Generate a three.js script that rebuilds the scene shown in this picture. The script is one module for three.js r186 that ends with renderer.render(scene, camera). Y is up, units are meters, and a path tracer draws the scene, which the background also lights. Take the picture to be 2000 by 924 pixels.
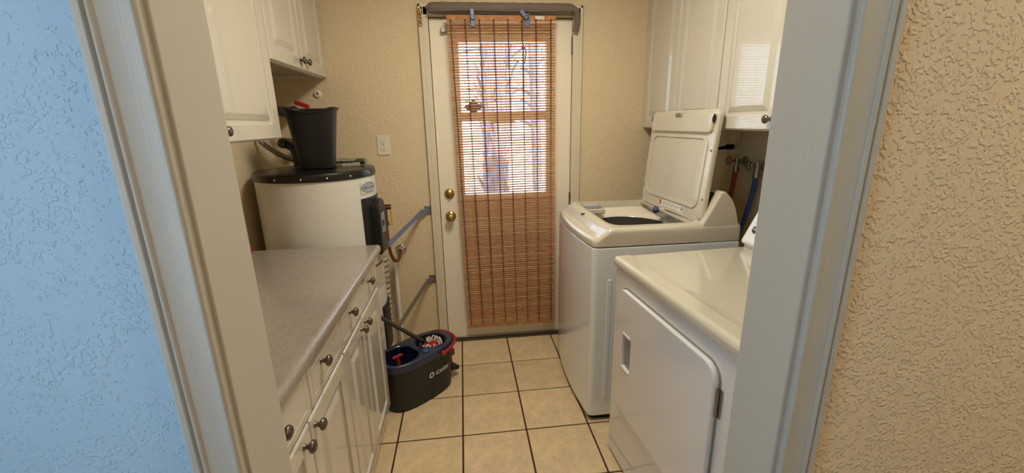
import * as THREE from 'three';
import { RoundedBoxGeometry } from 'three/addons/geometries/RoundedBoxGeometry.js';
import { mergeGeometries } from 'three/addons/utils/BufferGeometryUtils.js';
import { RectAreaLightUniformsLib } from 'three/addons/lights/RectAreaLightUniformsLib.js';

// ------------------------------------------------------------------ camera, sky, sun, exposure
const scene = new THREE.Scene();
const camera = new THREE.PerspectiveCamera(58.69, 2000 / 924, 0.05, 200);
camera.position.set(0, 1.45, 0);
camera.rotation.set(THREE.MathUtils.degToRad(-15.157), THREE.MathUtils.degToRad(-6.44), THREE.MathUtils.degToRad(-1.12), 'YXZ');

const renderer = new THREE.WebGLRenderer({ antialias: true });
renderer.toneMapping = THREE.LinearToneMapping;
renderer.toneMappingExposure = 1.0;
renderer.shadowMap.enabled = true;
RectAreaLightUniformsLib.init();

{ // hazy bright sky: pale at the horizon, bluer overhead
  const W = 64, H = 32, d = new Float32Array(W * H * 4);
  for (let y = 0; y < H; y++) for (let x = 0; x < W; x++) {
    const up = Math.max(0, Math.sin(((y + 0.5) / H - 0.5) * Math.PI)), k = Math.pow(up, 0.6), o = (y * W + x) * 4;
    d[o] = 4.0 - 1.9 * k; d[o + 1] = 4.7 - 1.4 * k; d[o + 2] = 5.6 - 0.5 * k; d[o + 3] = 1;
  }
  const t = new THREE.DataTexture(d, W, H, THREE.RGBAFormat, THREE.FloatType);
  t.mapping = THREE.EquirectangularReflectionMapping; t.magFilter = THREE.LinearFilter; t.needsUpdate = true;
  scene.background = t;
}
const sun = new THREE.DirectionalLight(new THREE.Color(1, 0.95, 0.86), 12);
sun.position.set(6, 9, 5); sun.target.position.set(0, 0, -6); sun.castShadow = true;
Object.assign(sun.shadow.camera, { left: -15, right: 15, top: 15, bottom: -15, near: 0.1, far: 50 });
sun.name = 'sun'; scene.add(sun, sun.target);

const WARM = new THREE.Color(1, 0.92, 0.73);
const LAUNDRY_LAMP = 41, HALL_LAMP = 2.3, DAYLIGHT = 1.15;
const daylight = new THREE.RectAreaLight(new THREE.Color(0.52, 0.76, 1), DAYLIGHT, 0.7, 1.2);   // sky through the hall window
daylight.position.set(-0.985, 1.45, 0.20); daylight.lookAt(2, 1.3, 0.20); daylight.name = 'hall_window_daylight'; scene.add(daylight);

// ------------------------------------------------------------------ helpers
const V3 = (x, y, z) => new THREE.Vector3(x, y, z);
let seed = 7;
const rnd = () => { seed = (seed + 0x6d2b79f5) | 0; let t = Math.imul(seed ^ (seed >>> 15), 1 | seed); t = (t + Math.imul(t ^ (t >>> 7), 61 | t)) ^ t; return ((t ^ (t >>> 14)) >>> 0) / 4294967296; };
const used = {};
const numbered = (n) => { const k = used[n] = (used[n] ?? -1) + 1; return k ? n + '_' + String(k).padStart(3, '0') : n; };
function mesh(name, geo, mat, parent, pos, rot) {
  const m = new THREE.Mesh(geo, mat); m.castShadow = m.receiveShadow = true;
  m.name = parent && parent !== scene ? name : numbered(name);
  if (pos) m.position.set(...pos);
  if (rot) m.rotation.set(...rot);
  (parent || scene).add(m); return m;
}
function tag(o, label, category, group) { o.userData.label = label; o.userData.category = category; if (group) o.userData.group = group; return o; }
function thing(name, label, category, pos = [0, 0, 0], turn = 0, group) {
  const g = new THREE.Group(); g.name = numbered(name); g.position.set(...pos); g.rotation.y = turn; scene.add(g); return tag(g, label, category, group);
}
function struct(name, geo, mat, pos, rot) { const m = mesh(name, geo, mat, scene, pos, rot); m.userData.kind = 'structure'; return m; }
function structGroup(name, pos = [0, 0, 0]) { const g = new THREE.Group(); g.name = numbered(name); g.position.set(...pos); g.userData.kind = 'structure'; scene.add(g); return g; }
const merge = (list) => mergeGeometries(list.map((g) => { const h = g.index ? g.toNonIndexed() : g; for (const k of Object.keys(h.attributes)) if (!['position', 'normal', 'uv'].includes(k)) h.deleteAttribute(k); return h; }));
function uvBox(g) {            // uv in metres from the dominant axis of each normal
  const p = g.attributes.position, n = g.attributes.normal, uv = new Float32Array(p.count * 2);
  for (let i = 0; i < p.count; i++) {
    const ax = Math.abs(n.getX(i)), ay = Math.abs(n.getY(i)), az = Math.abs(n.getZ(i)), x = p.getX(i), y = p.getY(i), z = p.getZ(i);
    if (ax >= ay && ax >= az) { uv[2 * i] = z; uv[2 * i + 1] = y; } else if (ay >= az) { uv[2 * i] = x; uv[2 * i + 1] = z; } else { uv[2 * i] = x; uv[2 * i + 1] = y; }
  }
  g.setAttribute('uv', new THREE.BufferAttribute(uv, 2)); return g;
}
const boxAt = (x0, x1, y0, y1, z0, z1) => { const g = new THREE.BoxGeometry(Math.abs(x1 - x0), Math.abs(y1 - y0), Math.abs(z1 - z0)); g.translate((x0 + x1) / 2, (y0 + y1) / 2, (z0 + z1) / 2); return uvBox(g); };
const rbox = (w, h, d, r = 0.003, s = 2) => uvBox(new RoundedBoxGeometry(w, h, d, s, Math.min(r, w / 2.01, h / 2.01, d / 2.01)));
const rboxAt = (x0, x1, y0, y1, z0, z1, r = 0.003, s = 2) => rbox(Math.abs(x1 - x0), Math.abs(y1 - y0), Math.abs(z1 - z0), r, s).translate((x0 + x1) / 2, (y0 + y1) / 2, (z0 + z1) / 2);
const lathe = (pts, seg = 32) => new THREE.LatheGeometry(pts.map((p) => new THREE.Vector2(p[0], p[1])), seg);
const tube = (pts, r, seg = 40, rad = 8, closed = false) => new THREE.TubeGeometry(new THREE.CatmullRomCurve3(pts.map((p) => V3(...p)), closed, 'catmullrom', 0.5), seg, r, rad, closed);
const cyl = (r, h, seg = 24, r2 = r) => new THREE.CylinderGeometry(r2, r, h, seg);
function rod(a, b, r, seg = 12, r2 = r) { const A = V3(...a), B = V3(...b), d = B.clone().sub(A); const g = new THREE.CylinderGeometry(r2, r, d.length(), seg); g.applyQuaternion(new THREE.Quaternion().setFromUnitVectors(V3(0, 1, 0), d.clone().normalize())); const c = A.add(B).multiplyScalar(0.5); return g.translate(c.x, c.y, c.z); }
function roundRect(w, h, r, s = new THREE.Shape()) {
  const x = -w / 2, y = -h / 2; s.moveTo(x + r, y); s.lineTo(x + w - r, y); s.absarc(x + w - r, y + r, r, -Math.PI / 2, 0); s.lineTo(x + w, y + h - r); s.absarc(x + w - r, y + h - r, r, 0, Math.PI / 2); s.lineTo(x + r, y + h); s.absarc(x + r, y + h - r, r, Math.PI / 2, Math.PI); s.lineTo(x, y + r); s.absarc(x + r, y + r, r, Math.PI, 1.5 * Math.PI); return s;
}
const extrude = (shape, depth, bevel = 0, size = bevel, seg = 3, curve = 16) => new THREE.ExtrudeGeometry(shape, { depth: Math.max(depth - 2 * bevel, 1e-4), bevelEnabled: bevel > 0, bevelThickness: bevel, bevelSize: size, bevelOffset: -size, bevelSegments: seg, curveSegments: curve }).translate(0, 0, bevel);
function rings(w, h, steps) {   // nested rectangles (inset, height): raised panel doors
  const pos = [], q = (a, b, c, d) => pos.push(...a, ...b, ...c, ...a, ...c, ...d);
  const at = ([i, z]) => [[-w / 2 + i, -h / 2 + i, z], [w / 2 - i, -h / 2 + i, z], [w / 2 - i, h / 2 - i, z], [-w / 2 + i, h / 2 - i, z]];
  for (let k = 0; k + 1 < steps.length; k++) { const A = at(steps[k]), B = at(steps[k + 1]); for (let j = 0; j < 4; j++) q(A[j], A[(j + 1) % 4], B[(j + 1) % 4], B[j]); }
  const T = at(steps[steps.length - 1]); q(...T); const B = at(steps[0]); q(B[3], B[2], B[1], B[0]);
  const g = new THREE.BufferGeometry(); g.setAttribute('position', new THREE.Float32BufferAttribute(pos, 3)); g.computeVertexNormals(); return uvBox(g);
}
function grid(nu, nv, f) {      // parametric sheet, f(u, v) -> [x, y, z]
  const pos = [], uv = [], idx = [];
  for (let j = 0; j <= nv; j++) for (let i = 0; i <= nu; i++) { pos.push(...f(i / nu, j / nv)); uv.push(i / nu, j / nv); }
  for (let j = 0; j < nv; j++) for (let i = 0; i < nu; i++) { const a = j * (nu + 1) + i, b = a + 1, c = a + nu + 1, d = c + 1; idx.push(a, b, d, a, d, c); }
  const g = new THREE.BufferGeometry(); g.setAttribute('position', new THREE.Float32BufferAttribute(pos, 3)); g.setAttribute('uv', new THREE.Float32BufferAttribute(uv, 2)); g.setIndex(idx); g.computeVertexNormals(); return g;
}

// ------------------------------------------------------------------ textures
function noiseField(N, cells, sd) {   // periodic gradient-free value noise, N x N, `cells` cells across
  const r = new Float32Array(cells * cells); let s = sd; const rr = () => { s = (s * 1664525 + 1013904223) >>> 0; return s / 4294967296; };
  for (let i = 0; i < r.length; i++) r[i] = rr();
  const out = new Float32Array(N * N), sm = (t) => t * t * (3 - 2 * t);
  for (let y = 0; y < N; y++) { const fy = y / N * cells, y0 = Math.floor(fy), ty = sm(fy - y0), y1 = (y0 + 1) % cells;
    for (let x = 0; x < N; x++) { const fx = x / N * cells, x0 = Math.floor(fx), tx = sm(fx - x0), x1 = (x0 + 1) % cells;
      const a = r[y0 * cells + x0], b = r[y0 * cells + x1], c = r[y1 * cells + x0], d = r[y1 * cells + x1];
      out[y * N + x] = a + (b - a) * tx + (c - a) * ty + (a - b - c + d) * tx * ty; } }
  return out;
}
function dataTex(N, f, srgb, M = N) {
  const d = new Uint8Array(N * M * 4);
  for (let y = 0; y < M; y++) for (let x = 0; x < N; x++) { const c = f(x, y, y * N + x), o = (y * N + x) * 4; if (typeof c === 'number') { d[o] = d[o + 1] = d[o + 2] = Math.max(0, Math.min(255, c * 255)); } else { d[o] = c[0]; d[o + 1] = c[1]; d[o + 2] = c[2]; } d[o + 3] = 255; }
  const t = new THREE.DataTexture(d, N, M); t.wrapS = t.wrapT = THREE.RepeatWrapping; t.magFilter = THREE.LinearFilter; if (srgb) t.colorSpace = THREE.SRGBColorSpace; t.needsUpdate = true; return t;
}
const every = (t, sx, sy = sx) => { const c = t.clone(); c.repeat.set(1 / sx, 1 / sy); c.needsUpdate = true; return c; };
const step = (a, b, x) => { const t = Math.max(0, Math.min(1, (x - a) / (b - a))); return t * t * (3 - 2 * t); };
let heavyBump, sparseBump, softBump;
{
  const N = 1024, a = noiseField(N, 52, 11), b = noiseField(N, 110, 23), c = noiseField(N, 12, 31), e = noiseField(N, 220, 41), f = noiseField(N, 78, 57), g = noiseField(N, 26, 67);
  heavyBump = dataTex(N, (x, y, i) => { const v = f[i] * 0.42 + b[i] * 0.34 + e[i] * 0.12 + g[i] * 0.16 - 0.02; return 0.12 + 0.5 * step(0.49, 0.62, v) + 0.24 * step(0.60, 0.72, v) + 0.08 * e[i]; });
  sparseBump = dataTex(N, (x, y, i) => { const v = f[i] * 0.34 + b[i] * 0.42 + e[i] * 0.16 + c[i] * 0.30 - 0.11, pit = step(0.70, 0.78, e[i] * 0.5 + a[i] * 0.5) * step(0.45, 0.65, g[i]); return 0.30 + 0.34 * step(0.58, 0.70, v) - 0.30 * pit + 0.10 * g[i] + 0.05 * e[i]; });
  softBump = dataTex(N, (x, y, i) => 0.2 + 0.5 * step(0.4, 0.75, a[i] * 0.5 + b[i] * 0.5) + 0.12 * e[i]);
}
const brushBump = (() => { const N = 512, a = noiseField(N, 128, 5), b = noiseField(N, 8, 6); return dataTex(N, (x, y, i) => { const k = (y >> 5) * N + x; return a[k % (N * N)] * 0.6 + b[i] * 0.25; }); })();
const counterTex = (() => { const N = 512, a = noiseField(N, 256, 3), b = noiseField(N, 128, 4), c = noiseField(N, 20, 8); return dataTex(N, (x, y, i) => { const v = (a[i] - 0.5) * 40 + (b[i] - 0.5) * 26 + (c[i] - 0.5) * 10; return [150 + v, 141 + v, 134 + v]; }, true); })();
const tileTex = [0, 1, 2].map((k) => { const N = 256, a = noiseField(N, 6, 60 + k), b = noiseField(N, 16, 70 + k), c = noiseField(N, 64, 80 + k), e = noiseField(N, 128, 90 + k);
  return dataTex(N, (x, y, i) => { const v = (a[i] - 0.5) * 12 + (b[i] - 0.5) * 12 + (c[i] - 0.5) * 12 + (e[i] - 0.5) * 12 + (k - 1) * 4; return [216 + v, 191 + v * 0.95, 154 + v * 0.85]; }, true); });
const bambooTex = (() => { const N = 256, a = noiseField(N, 8, 101), b = noiseField(N, 64, 102), c = noiseField(N, 128, 103); return dataTex(N, (x, y, i) => { const k = (y * N + (x >> 3)) % (N * N), v = (a[i] - 0.5) * 34 + (b[k] - 0.5) * 36 + (c[i] - 0.5) * 12; return [196 + v * 0.9, 142 + v * 0.75, 92 + v * 0.6]; }, true); })();
const clothBump = dataTex(64, (x, y) => 0.5 + 0.25 * Math.sin(x * Math.PI / 2) + 0.25 * Math.sin(y * Math.PI / 2));
const barkTex = (() => { const N = 256, a = noiseField(N, 24, 111), b = noiseField(N, 90, 112); return dataTex(N, (x, y, i) => { const v = (a[i] - 0.5) * 60 + (b[i] - 0.5) * 50; return [132 + v, 124 + v, 134 + v]; }, true); })();
function canvasTex(w, h, draw) { const c = document.createElement('canvas'); c.width = w; c.height = h; const x = c.getContext('2d'); draw(x, w, h); const t = new THREE.CanvasTexture(c); t.colorSpace = THREE.SRGBColorSpace; t.magFilter = THREE.LinearFilter; return t; }

// ------------------------------------------------------------------ materials
const S = (color, roughness = 0.5, o = {}) => new THREE.MeshStandardMaterial({ color, roughness, ...o });
const P = (color, roughness = 0.5, o = {}) => new THREE.MeshPhysicalMaterial({ color, roughness, ...o });
const M = {
  wall: S('#dfccac', 0.85, { bumpMap: every(softBump, 0.55), bumpScale: 0.0022 }),
  hallWall: S('#ead3ae', 0.8, { bumpMap: every(heavyBump, 0.38), bumpScale: 0.0021 }),
  blueWall: S('#b0cfe5', 0.7, { bumpMap: every(sparseBump, 0.40), bumpScale: 0.0018 }),
  ceiling: S('#e8e2d6', 0.9),
  trim: S('#c1bbae', 0.5, { bumpMap: every(brushBump, 0.25, 1.2), bumpScale: 0.00016 }),
  doorTrim: S('#d9cfba', 0.5),
  door: S('#ece5d6', 0.42),
  tile: tileTex.map((t) => S('#ffffff', 0.38, { map: every(t, 0.309) })),
  grout: S('#3e2c1c', 0.95),
  hallFloor: S('#8d7a62', 0.6),
  thermofoil: P('#cec9be', 0.24, { clearcoat: 1, clearcoatRoughness: 0.05 }),
  carcass: S('#e4dccd', 0.5),
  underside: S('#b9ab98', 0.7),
  counter: P('#ffffff', 0.34, { map: every(counterTex, 0.22), clearcoat: 0.8, clearcoatRoughness: 0.12 }),
  pewter: S('#766b61', 0.32, { metalness: 0.95 }),
  brass: S('#b5975a', 0.25, { metalness: 1 }),
  steel: S('#9a9790', 0.35, { metalness: 1 }),
  chrome: S('#c9c9c9', 0.12, { metalness: 1 }),
  copper: S('#8a5a3c', 0.4, { metalness: 0.9 }),
  slateStrap: S('#7c7f9c', 0.45, { metalness: 0.55 }),
  brownStrap: S('#7d756a', 0.5, { metalness: 0.5 }),
  enamel: P('#dcdcde', 0.2, { clearcoat: 1, clearcoatRoughness: 0.05 }),
  hallLitEnamel: P('#e9eff8', 0.2, { clearcoat: 1, clearcoatRoughness: 0.05 }),  // white washer body; cool hall light put into the colour as blue
  cream: P('#cfc9b9', 0.2, { clearcoat: 1, clearcoatRoughness: 0.05 }),  // white appliance tops; warm ceiling light put into the colour
  tank: P('#dad8d2', 0.35, { clearcoat: 0.25, clearcoatRoughness: 0.25 }),
  black: S('#17181a', 0.42), blackGloss: P('#0c0d0f', 0.3, { clearcoat: 0.15, clearcoatRoughness: 0.15 }), rubber: S('#121212', 0.8),
  darkGrey: S('#3a3b3a', 0.5), bucketBlack: S('#1d1f1d', 0.5), navy: P('#1f2b4a', 0.32, { clearcoat: 0.3 }), clip: P('#5a6a96', 0.35),
  red: P('#a3232a', 0.38), redHose: S('#8c2f26', 0.5), blueHose: S('#24408c', 0.5), blueCap: P('#3a4a7c', 0.3), white: S('#eceae4', 0.5),
  whiteFoam: S('#d9d3c6', 0.8), brownBand: S('#6d5a42', 0.8), yellow: S('#c9b23a', 0.6), bleach: P('#76849a', 0.25),
  cloth: S('#7d7168', 0.95, { bumpMap: every(clothBump, 0.02), bumpScale: 0.0006 }),
  bamboo: [0, 1, 2].map((k) => S(['#ffffff', '#e8dccf', '#f2d9c2'][k], 0.6, { map: every(bambooTex, 0.22) })),
  cord: S('#5a2e26', 0.9), label: S('#d9d4c8', 0.6),
  glass: P('#ffffff', 0.02, { transmission: 1, thickness: 0, ior: 1.5 }),
  outlet: S('#e6dfcf', 0.45), plateSlot: S('#4a4238', 0.7),
  bark: S('#ffffff', 0.95, { map: every(barkTex, 0.5) }), frond: S('#5b7a46', 0.8, { side: THREE.DoubleSide }), leaf: S('#9dbd9c', 0.8, { side: THREE.DoubleSide }),
  lawn: S('#a8b890', 0.95), patio: S('#d6d2ca', 0.9), fence: S('#ded2cc', 0.8), stucco: S('#e6dcd4', 0.9), wire: S('#26324e', 0.6),
};
const rotFace = { left: Math.PI / 2, right: -Math.PI / 2 };

// ------------------------------------------------------------------ room shell
const XL = -1.05, XR = 1.46, ZB = -2.655, ZF = -0.60, ZH = -0.495, CEIL = 2.44;       // laundry
const HX0 = -0.95, HX1 = 2.3, HZ = 1.9;                                                // hall
const OL = -0.298, OR = 0.457, OH = 2.04;                                               // interior doorway
const DL = -0.151, DR = 0.682, DT = 2.032;                                             // exterior door slab

const floor = structGroup('floor');
mesh('grout_bed', boxAt(XL - 0.1, XR + 0.1, -0.12, -0.004, ZB - 0.12, ZF + 0.1), M.grout, floor);
mesh('hall_floor', boxAt(HX0 - 0.1, HX1 + 0.1, -0.12, 0, ZF + 0.1, HZ + 0.1), M.hallFloor, floor);
{
  const xs = [], zs = []; for (let k = -4; k < 6; k++) xs.push(-0.0614 + 0.3090 * k); for (let k = -1; k < 6; k++) zs.push(-2.338 + 0.3072 * k);
  const geos = {};
  for (const x of xs) for (const z of zs) {
    const x0 = Math.max(x + 0.0038, XL), x1 = Math.min(x + 0.3052, XR), z0 = Math.max(z + 0.0038, ZB), z1 = Math.min(z + 0.3034, ZF + 0.1);
    if (x1 - x0 < 0.02 || z1 - z0 < 0.02) continue;
    const key = (x1 - x0).toFixed(4) + ',' + (z1 - z0).toFixed(4);
    geos[key] ??= rbox(x1 - x0, 0.012, z1 - z0, 0.0025, 1);
    const t = mesh('tile', geos[key], M.tile[Math.floor(rnd() * 3)], floor, [(x0 + x1) / 2, -0.006 + (rnd() - 0.5) * 0.0006, (z0 + z1) / 2]);
    t.rotation.y = Math.abs(x1 - x0 - (z1 - z0)) < 0.003 ? Math.floor(rnd() * 4) * 0 : 0;
  }
}
struct('ceiling', boxAt(XL - 0.12, HX1 + 0.12, CEIL, CEIL + 0.15, ZB - 0.12, HZ + 0.12), M.ceiling);
struct('wall_left', boxAt(XL - 0.12, XL, 0, CEIL, ZB, ZF), M.wall);
struct('wall_right', boxAt(XR, XR + 0.12, 0, CEIL, ZB, ZF), M.wall);
{
  const g = merge([boxAt(XL - 0.12, DL - 0.02, 0, CEIL, ZB - 0.12, ZB), boxAt(DR + 0.02, XR + 0.12, 0, CEIL, ZB - 0.12, ZB), boxAt(DL - 0.02, DR + 0.02, DT + 0.02, CEIL, ZB - 0.12, ZB)]);
  struct('wall_back', g, M.wall);
}
// partition with the doorway the camera looks through: hall face coloured blue on the left, tan on the right
struct('wall_front_left', boxAt(XL - 0.12, OL - 0.019, 0, CEIL, ZF, ZH), [M.wall, M.wall, M.wall, M.wall, M.blueWall, M.wall]);
struct('wall_front_right', boxAt(OR + 0.019, HX1, 0, CEIL, ZF, ZH), [M.wall, M.wall, M.wall, M.wall, M.hallWall, M.wall]);
struct('wall_front_header', boxAt(OL - 0.019, OR + 0.019, OH + 0.019, CEIL, ZF, ZH), [M.wall, M.wall, M.wall, M.wall, M.hallWall, M.wall]);
// hall behind the camera
const WZ0 = -0.15, WZ1 = 0.55, WY0 = 0.85, WY1 = 2.05;
struct('wall_hall_left', merge([boxAt(HX0 - 0.12, HX0, 0, CEIL, ZH, WZ0), boxAt(HX0 - 0.12, HX0, 0, CEIL, WZ1, HZ), boxAt(HX0 - 0.12, HX0, 0, WY0, WZ0, WZ1), boxAt(HX0 - 0.12, HX0, WY1, CEIL, WZ0, WZ1)]), M.blueWall);
struct('wall_hall_right', boxAt(HX1, HX1 + 0.12, 0, CEIL, ZH, HZ), M.hallWall);
struct('wall_hall_rear', boxAt(HX0 - 0.12, HX1 + 0.12, 0, CEIL, HZ, HZ + 0.12), M.hallWall);
{
  const w = structGroup('window_1', [HX0 - 0.06, 0, 0]);
  const bar = (y0, y1, z0, z1) => boxAt(-0.03, 0.03, y0, y1, z0, z1);
  mesh('window_frame', merge([bar(WY0, WY0 + 0.05, WZ0, WZ1), bar(WY1 - 0.05, WY1, WZ0, WZ1), bar(WY0, WY1, WZ0, WZ0 + 0.05), bar(WY0, WY1, WZ1 - 0.05, WZ1), bar(WY0, WY1, 0.185, 0.215)]), M.trim, w);
  mesh('pane', boxAt(-0.003, 0.003, WY0 + 0.05, WY1 - 0.05, WZ0 + 0.05, 0.185), M.glass, w); mesh('pane', boxAt(-0.003, 0.003, WY0 + 0.05, WY1 - 0.05, 0.215, WZ1 - 0.05), M.glass, w);
}
// doorway jamb and moulded casing (hall side)
struct('trim_1', rboxAt(OL - 0.018, OL, 0, OH, ZF, ZH, 0.003), M.trim);
struct('trim_2', rboxAt(OR, OR + 0.018, 0, OH, ZF, ZH + 0.004, 0.003), M.trim);
struct('trim_3', rboxAt(OL - 0.018, OR + 0.018, OH, OH + 0.018, ZF, ZH, 0.003), M.trim);
function casingShape() {
  const s = new THREE.Shape(); s.moveTo(0, 0); s.lineTo(0, 0.009); s.quadraticCurveTo(0.0005, 0.0125, 0.004, 0.013); s.lineTo(0.007, 0.0125); s.quadraticCurveTo(0.02, 0.0090, 0.036, 0.0125);
  s.quadraticCurveTo(0.0395, 0.0165, 0.0420, 0.0150); s.lineTo(0.0432, 0.0085); s.lineTo(0.0452, 0.0085); s.quadraticCurveTo(0.0465, 0.0130, 0.049, 0.0135); s.lineTo(0.0545, 0.0135); s.quadraticCurveTo(0.058, 0.0130, 0.058, 0.009); s.lineTo(0.058, 0); s.closePath(); return s;
}
function casing(name, mirror, x, z, len, y0 = 0) {   // upright casing, profile across x, facing +z
  const g = new THREE.ExtrudeGeometry(casingShape(), { depth: len, bevelEnabled: false, curveSegments: 6 });
  g.rotateX(-Math.PI / 2);                                // profile height -> -z, length -> y
  g.scale(mirror, 1, -1);
  if (mirror > 0) { const i = g.attributes.position; for (let k = 0; k < i.count; k += 3) for (const a of ['position', 'normal', 'uv']) { const t = g.attributes[a], n = t.itemSize; for (let c = 0; c < n; c++) { const u = t.array[(k + 1) * n + c]; t.array[(k + 1) * n + c] = t.array[(k + 2) * n + c]; t.array[(k + 2) * n + c] = u; } } }
  g.computeVertexNormals(); uvBox(g);
  return struct(name, g, M.trim, [x, y0, z]);
}
casing('trim_4', -1, OL - 0.004, ZH, OH + 0.06);
casing('trim_5', 1, OR + 0.008, ZH, OH + 0.06);

// ------------------------------------------------------------------ exterior door
const door = structGroup('door_1', [0, 0, ZB - 0.006]);
const WL = 0.009, WR = 0.525, WB = 1.015, WT = 1.905, RAIL0 = 1.462, RAIL1 = 1.512;
{
  const s = new THREE.Shape(); s.moveTo(DL, 0.014); s.lineTo(DR, 0.014); s.lineTo(DR, DT - 0.003); s.lineTo(DL, DT - 0.003); s.closePath();
  const h = new THREE.Path(); h.moveTo(WL - 0.012, WB - 0.012); h.lineTo(WL - 0.012, WT + 0.012); h.lineTo(WR + 0.012, WT + 0.012); h.lineTo(WR + 0.012, WB - 0.012); h.closePath(); s.holes.push(h);
  mesh('door_panel', uvBox(extrude(s, 0.044, 0.001, 0.001, 1).translate(0, 0, -0.044)), M.door, door);
  const f = new THREE.Shape(); f.moveTo(WL - 0.045, WB - 0.045); f.lineTo(WR + 0.045, WB - 0.045); f.lineTo(WR + 0.045, WT + 0.045); f.lineTo(WL - 0.045, WT + 0.045); f.closePath();
  const fh = new THREE.Path(); fh.moveTo(WL, WB); fh.lineTo(WL, WT); fh.lineTo(WR, WT); fh.lineTo(WR, WB); fh.closePath(); f.holes.push(fh);
  mesh('window_frame', uvBox(extrude(f, 0.060, 0.006, 0.006, 2).translate(0, 0, -0.052)), M.door, door);
  mesh('meeting_rail', rboxAt(WL, WR, RAIL0, RAIL1, -0.04, -0.006, 0.004), M.door, door);
  mesh('sash_lift', rbox(0.15, 0.022, 0.016, 0.007, 3), M.door, door, [(WL + WR) / 2 - 0.01, RAIL0 - 0.006, 0.0]);
  mesh('pane', boxAt(WL, WR, RAIL1, WT, -0.028, -0.024), M.glass, door); mesh('pane', boxAt(WL, WR, WB, RAIL0, -0.022, -0.018), M.glass, door);
  // lower embossed panel hinted beside the blind
  mesh('panel_moulding', merge([rboxAt(0.0, 0.008, 0.25, 0.88, -0.002, 0.005, 0.002), rboxAt(0.53, 0.538, 0.25, 0.88, -0.002, 0.005, 0.002), rboxAt(0.0, 0.538, 0.242, 0.25, -0.002, 0.005, 0.002)]), M.door, door);
  const kx = -0.091;
  const bolt = mesh('deadbolt', lathe([[0, 0.022], [0.010, 0.022], [0.013, 0.018], [0.026, 0.014], [0.031, 0.006], [0.032, 0]], 32).rotateX(Math.PI / 2), M.brass, door, [kx, 1.024, 0]); bolt.userData.label = 'brass deadbolt';
  mesh('thumb_turn', rbox(0.010, 0.030, 0.014, 0.004), M.brass, bolt, [0, 0, 0.026]);
  const knob = mesh('doorknob', lathe([[0, 0.068], [0.012, 0.067], [0.023, 0.060], [0.027, 0.050], [0.024, 0.038], [0.014, 0.030], [0.012, 0.014], [0.030, 0.010], [0.033, 0.004], [0.033, 0]], 36).rotateX(Math.PI / 2), M.brass, door, [kx, 0.879, 0]); knob.userData.label = 'round brass doorknob';
  mesh('lock_button', lathe([[0, 0.075], [0.006, 0.074], [0.007, 0.066]], 16).rotateX(Math.PI / 2), M.steel, knob);
  for (const y of [1.885, 0.955, 0.22]) { const h = mesh('hinge', rod([DR + 0.006, y - 0.05, 0.014], [DR + 0.006, y + 0.05, 0.014], 0.0065), M.steel, door); mesh('hinge_leaf', boxAt(DR - 0.004, DR + 0.003, y - 0.05, y + 0.05, 0.0002, 0.002), M.steel, h); }
  mesh('door_sweep', rboxAt(DL, DR, 0.010, 0.028, -0.001, 0.008, 0.003), M.steel, door);
}
struct('trim_6', rboxAt(DL - 0.02, DR + 0.02, 0, 0.012, ZB - 0.11, ZB + 0.02, 0.004), S('#4a443c', 0.5, { metalness: 0.5 }));   // threshold
{
  const t = 0.0165;
  for (const [n, a, b] of [['trim_7', DL - 0.058, DL - 0.004], ['trim_8', DR + 0.004, DR + 0.058]])
    struct(n, merge([rboxAt(a, b, 0, DT + 0.066, ZB, ZB + t, 0.004), rboxAt(a < 0 ? a : b - 0.016, a < 0 ? a + 0.016 : b, 0, DT + 0.066, ZB, ZB + t + 0.005, 0.003), rboxAt((a + b) / 2 - 0.003, (a + b) / 2 + 0.003, 0, DT + 0.06, ZB, ZB + t + 0.002, 0.001)]), M.doorTrim);
  struct('trim_9', merge([rboxAt(DL - 0.058, DR + 0.058, DT + 0.008, DT + 0.066, ZB, ZB + t, 0.004), rboxAt(DL - 0.058, DR + 0.058, DT + 0.05, DT + 0.066, ZB, ZB + t + 0.005, 0.003)]), M.doorTrim);
  struct('trim_10', merge([boxAt(DL - 0.02, DL - 0.004, 0, DT + 0.02, ZB - 0.12, ZB), boxAt(DR + 0.004, DR + 0.02, 0, DT + 0.02, ZB - 0.12, ZB), boxAt(DL - 0.02, DR + 0.02, DT + 0.004, DT + 0.02, ZB - 0.12, ZB), boxAt(DL - 0.004, DL + 0.014, 0, DT, ZB - 0.08, ZB - 0.052), boxAt(DR - 0.014, DR + 0.004, 0, DT, ZB - 0.08, ZB - 0.052), boxAt(DL, DR, DT - 0.014, DT + 0.004, ZB - 0.08, ZB - 0.052)]), M.doorTrim);
}

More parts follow.
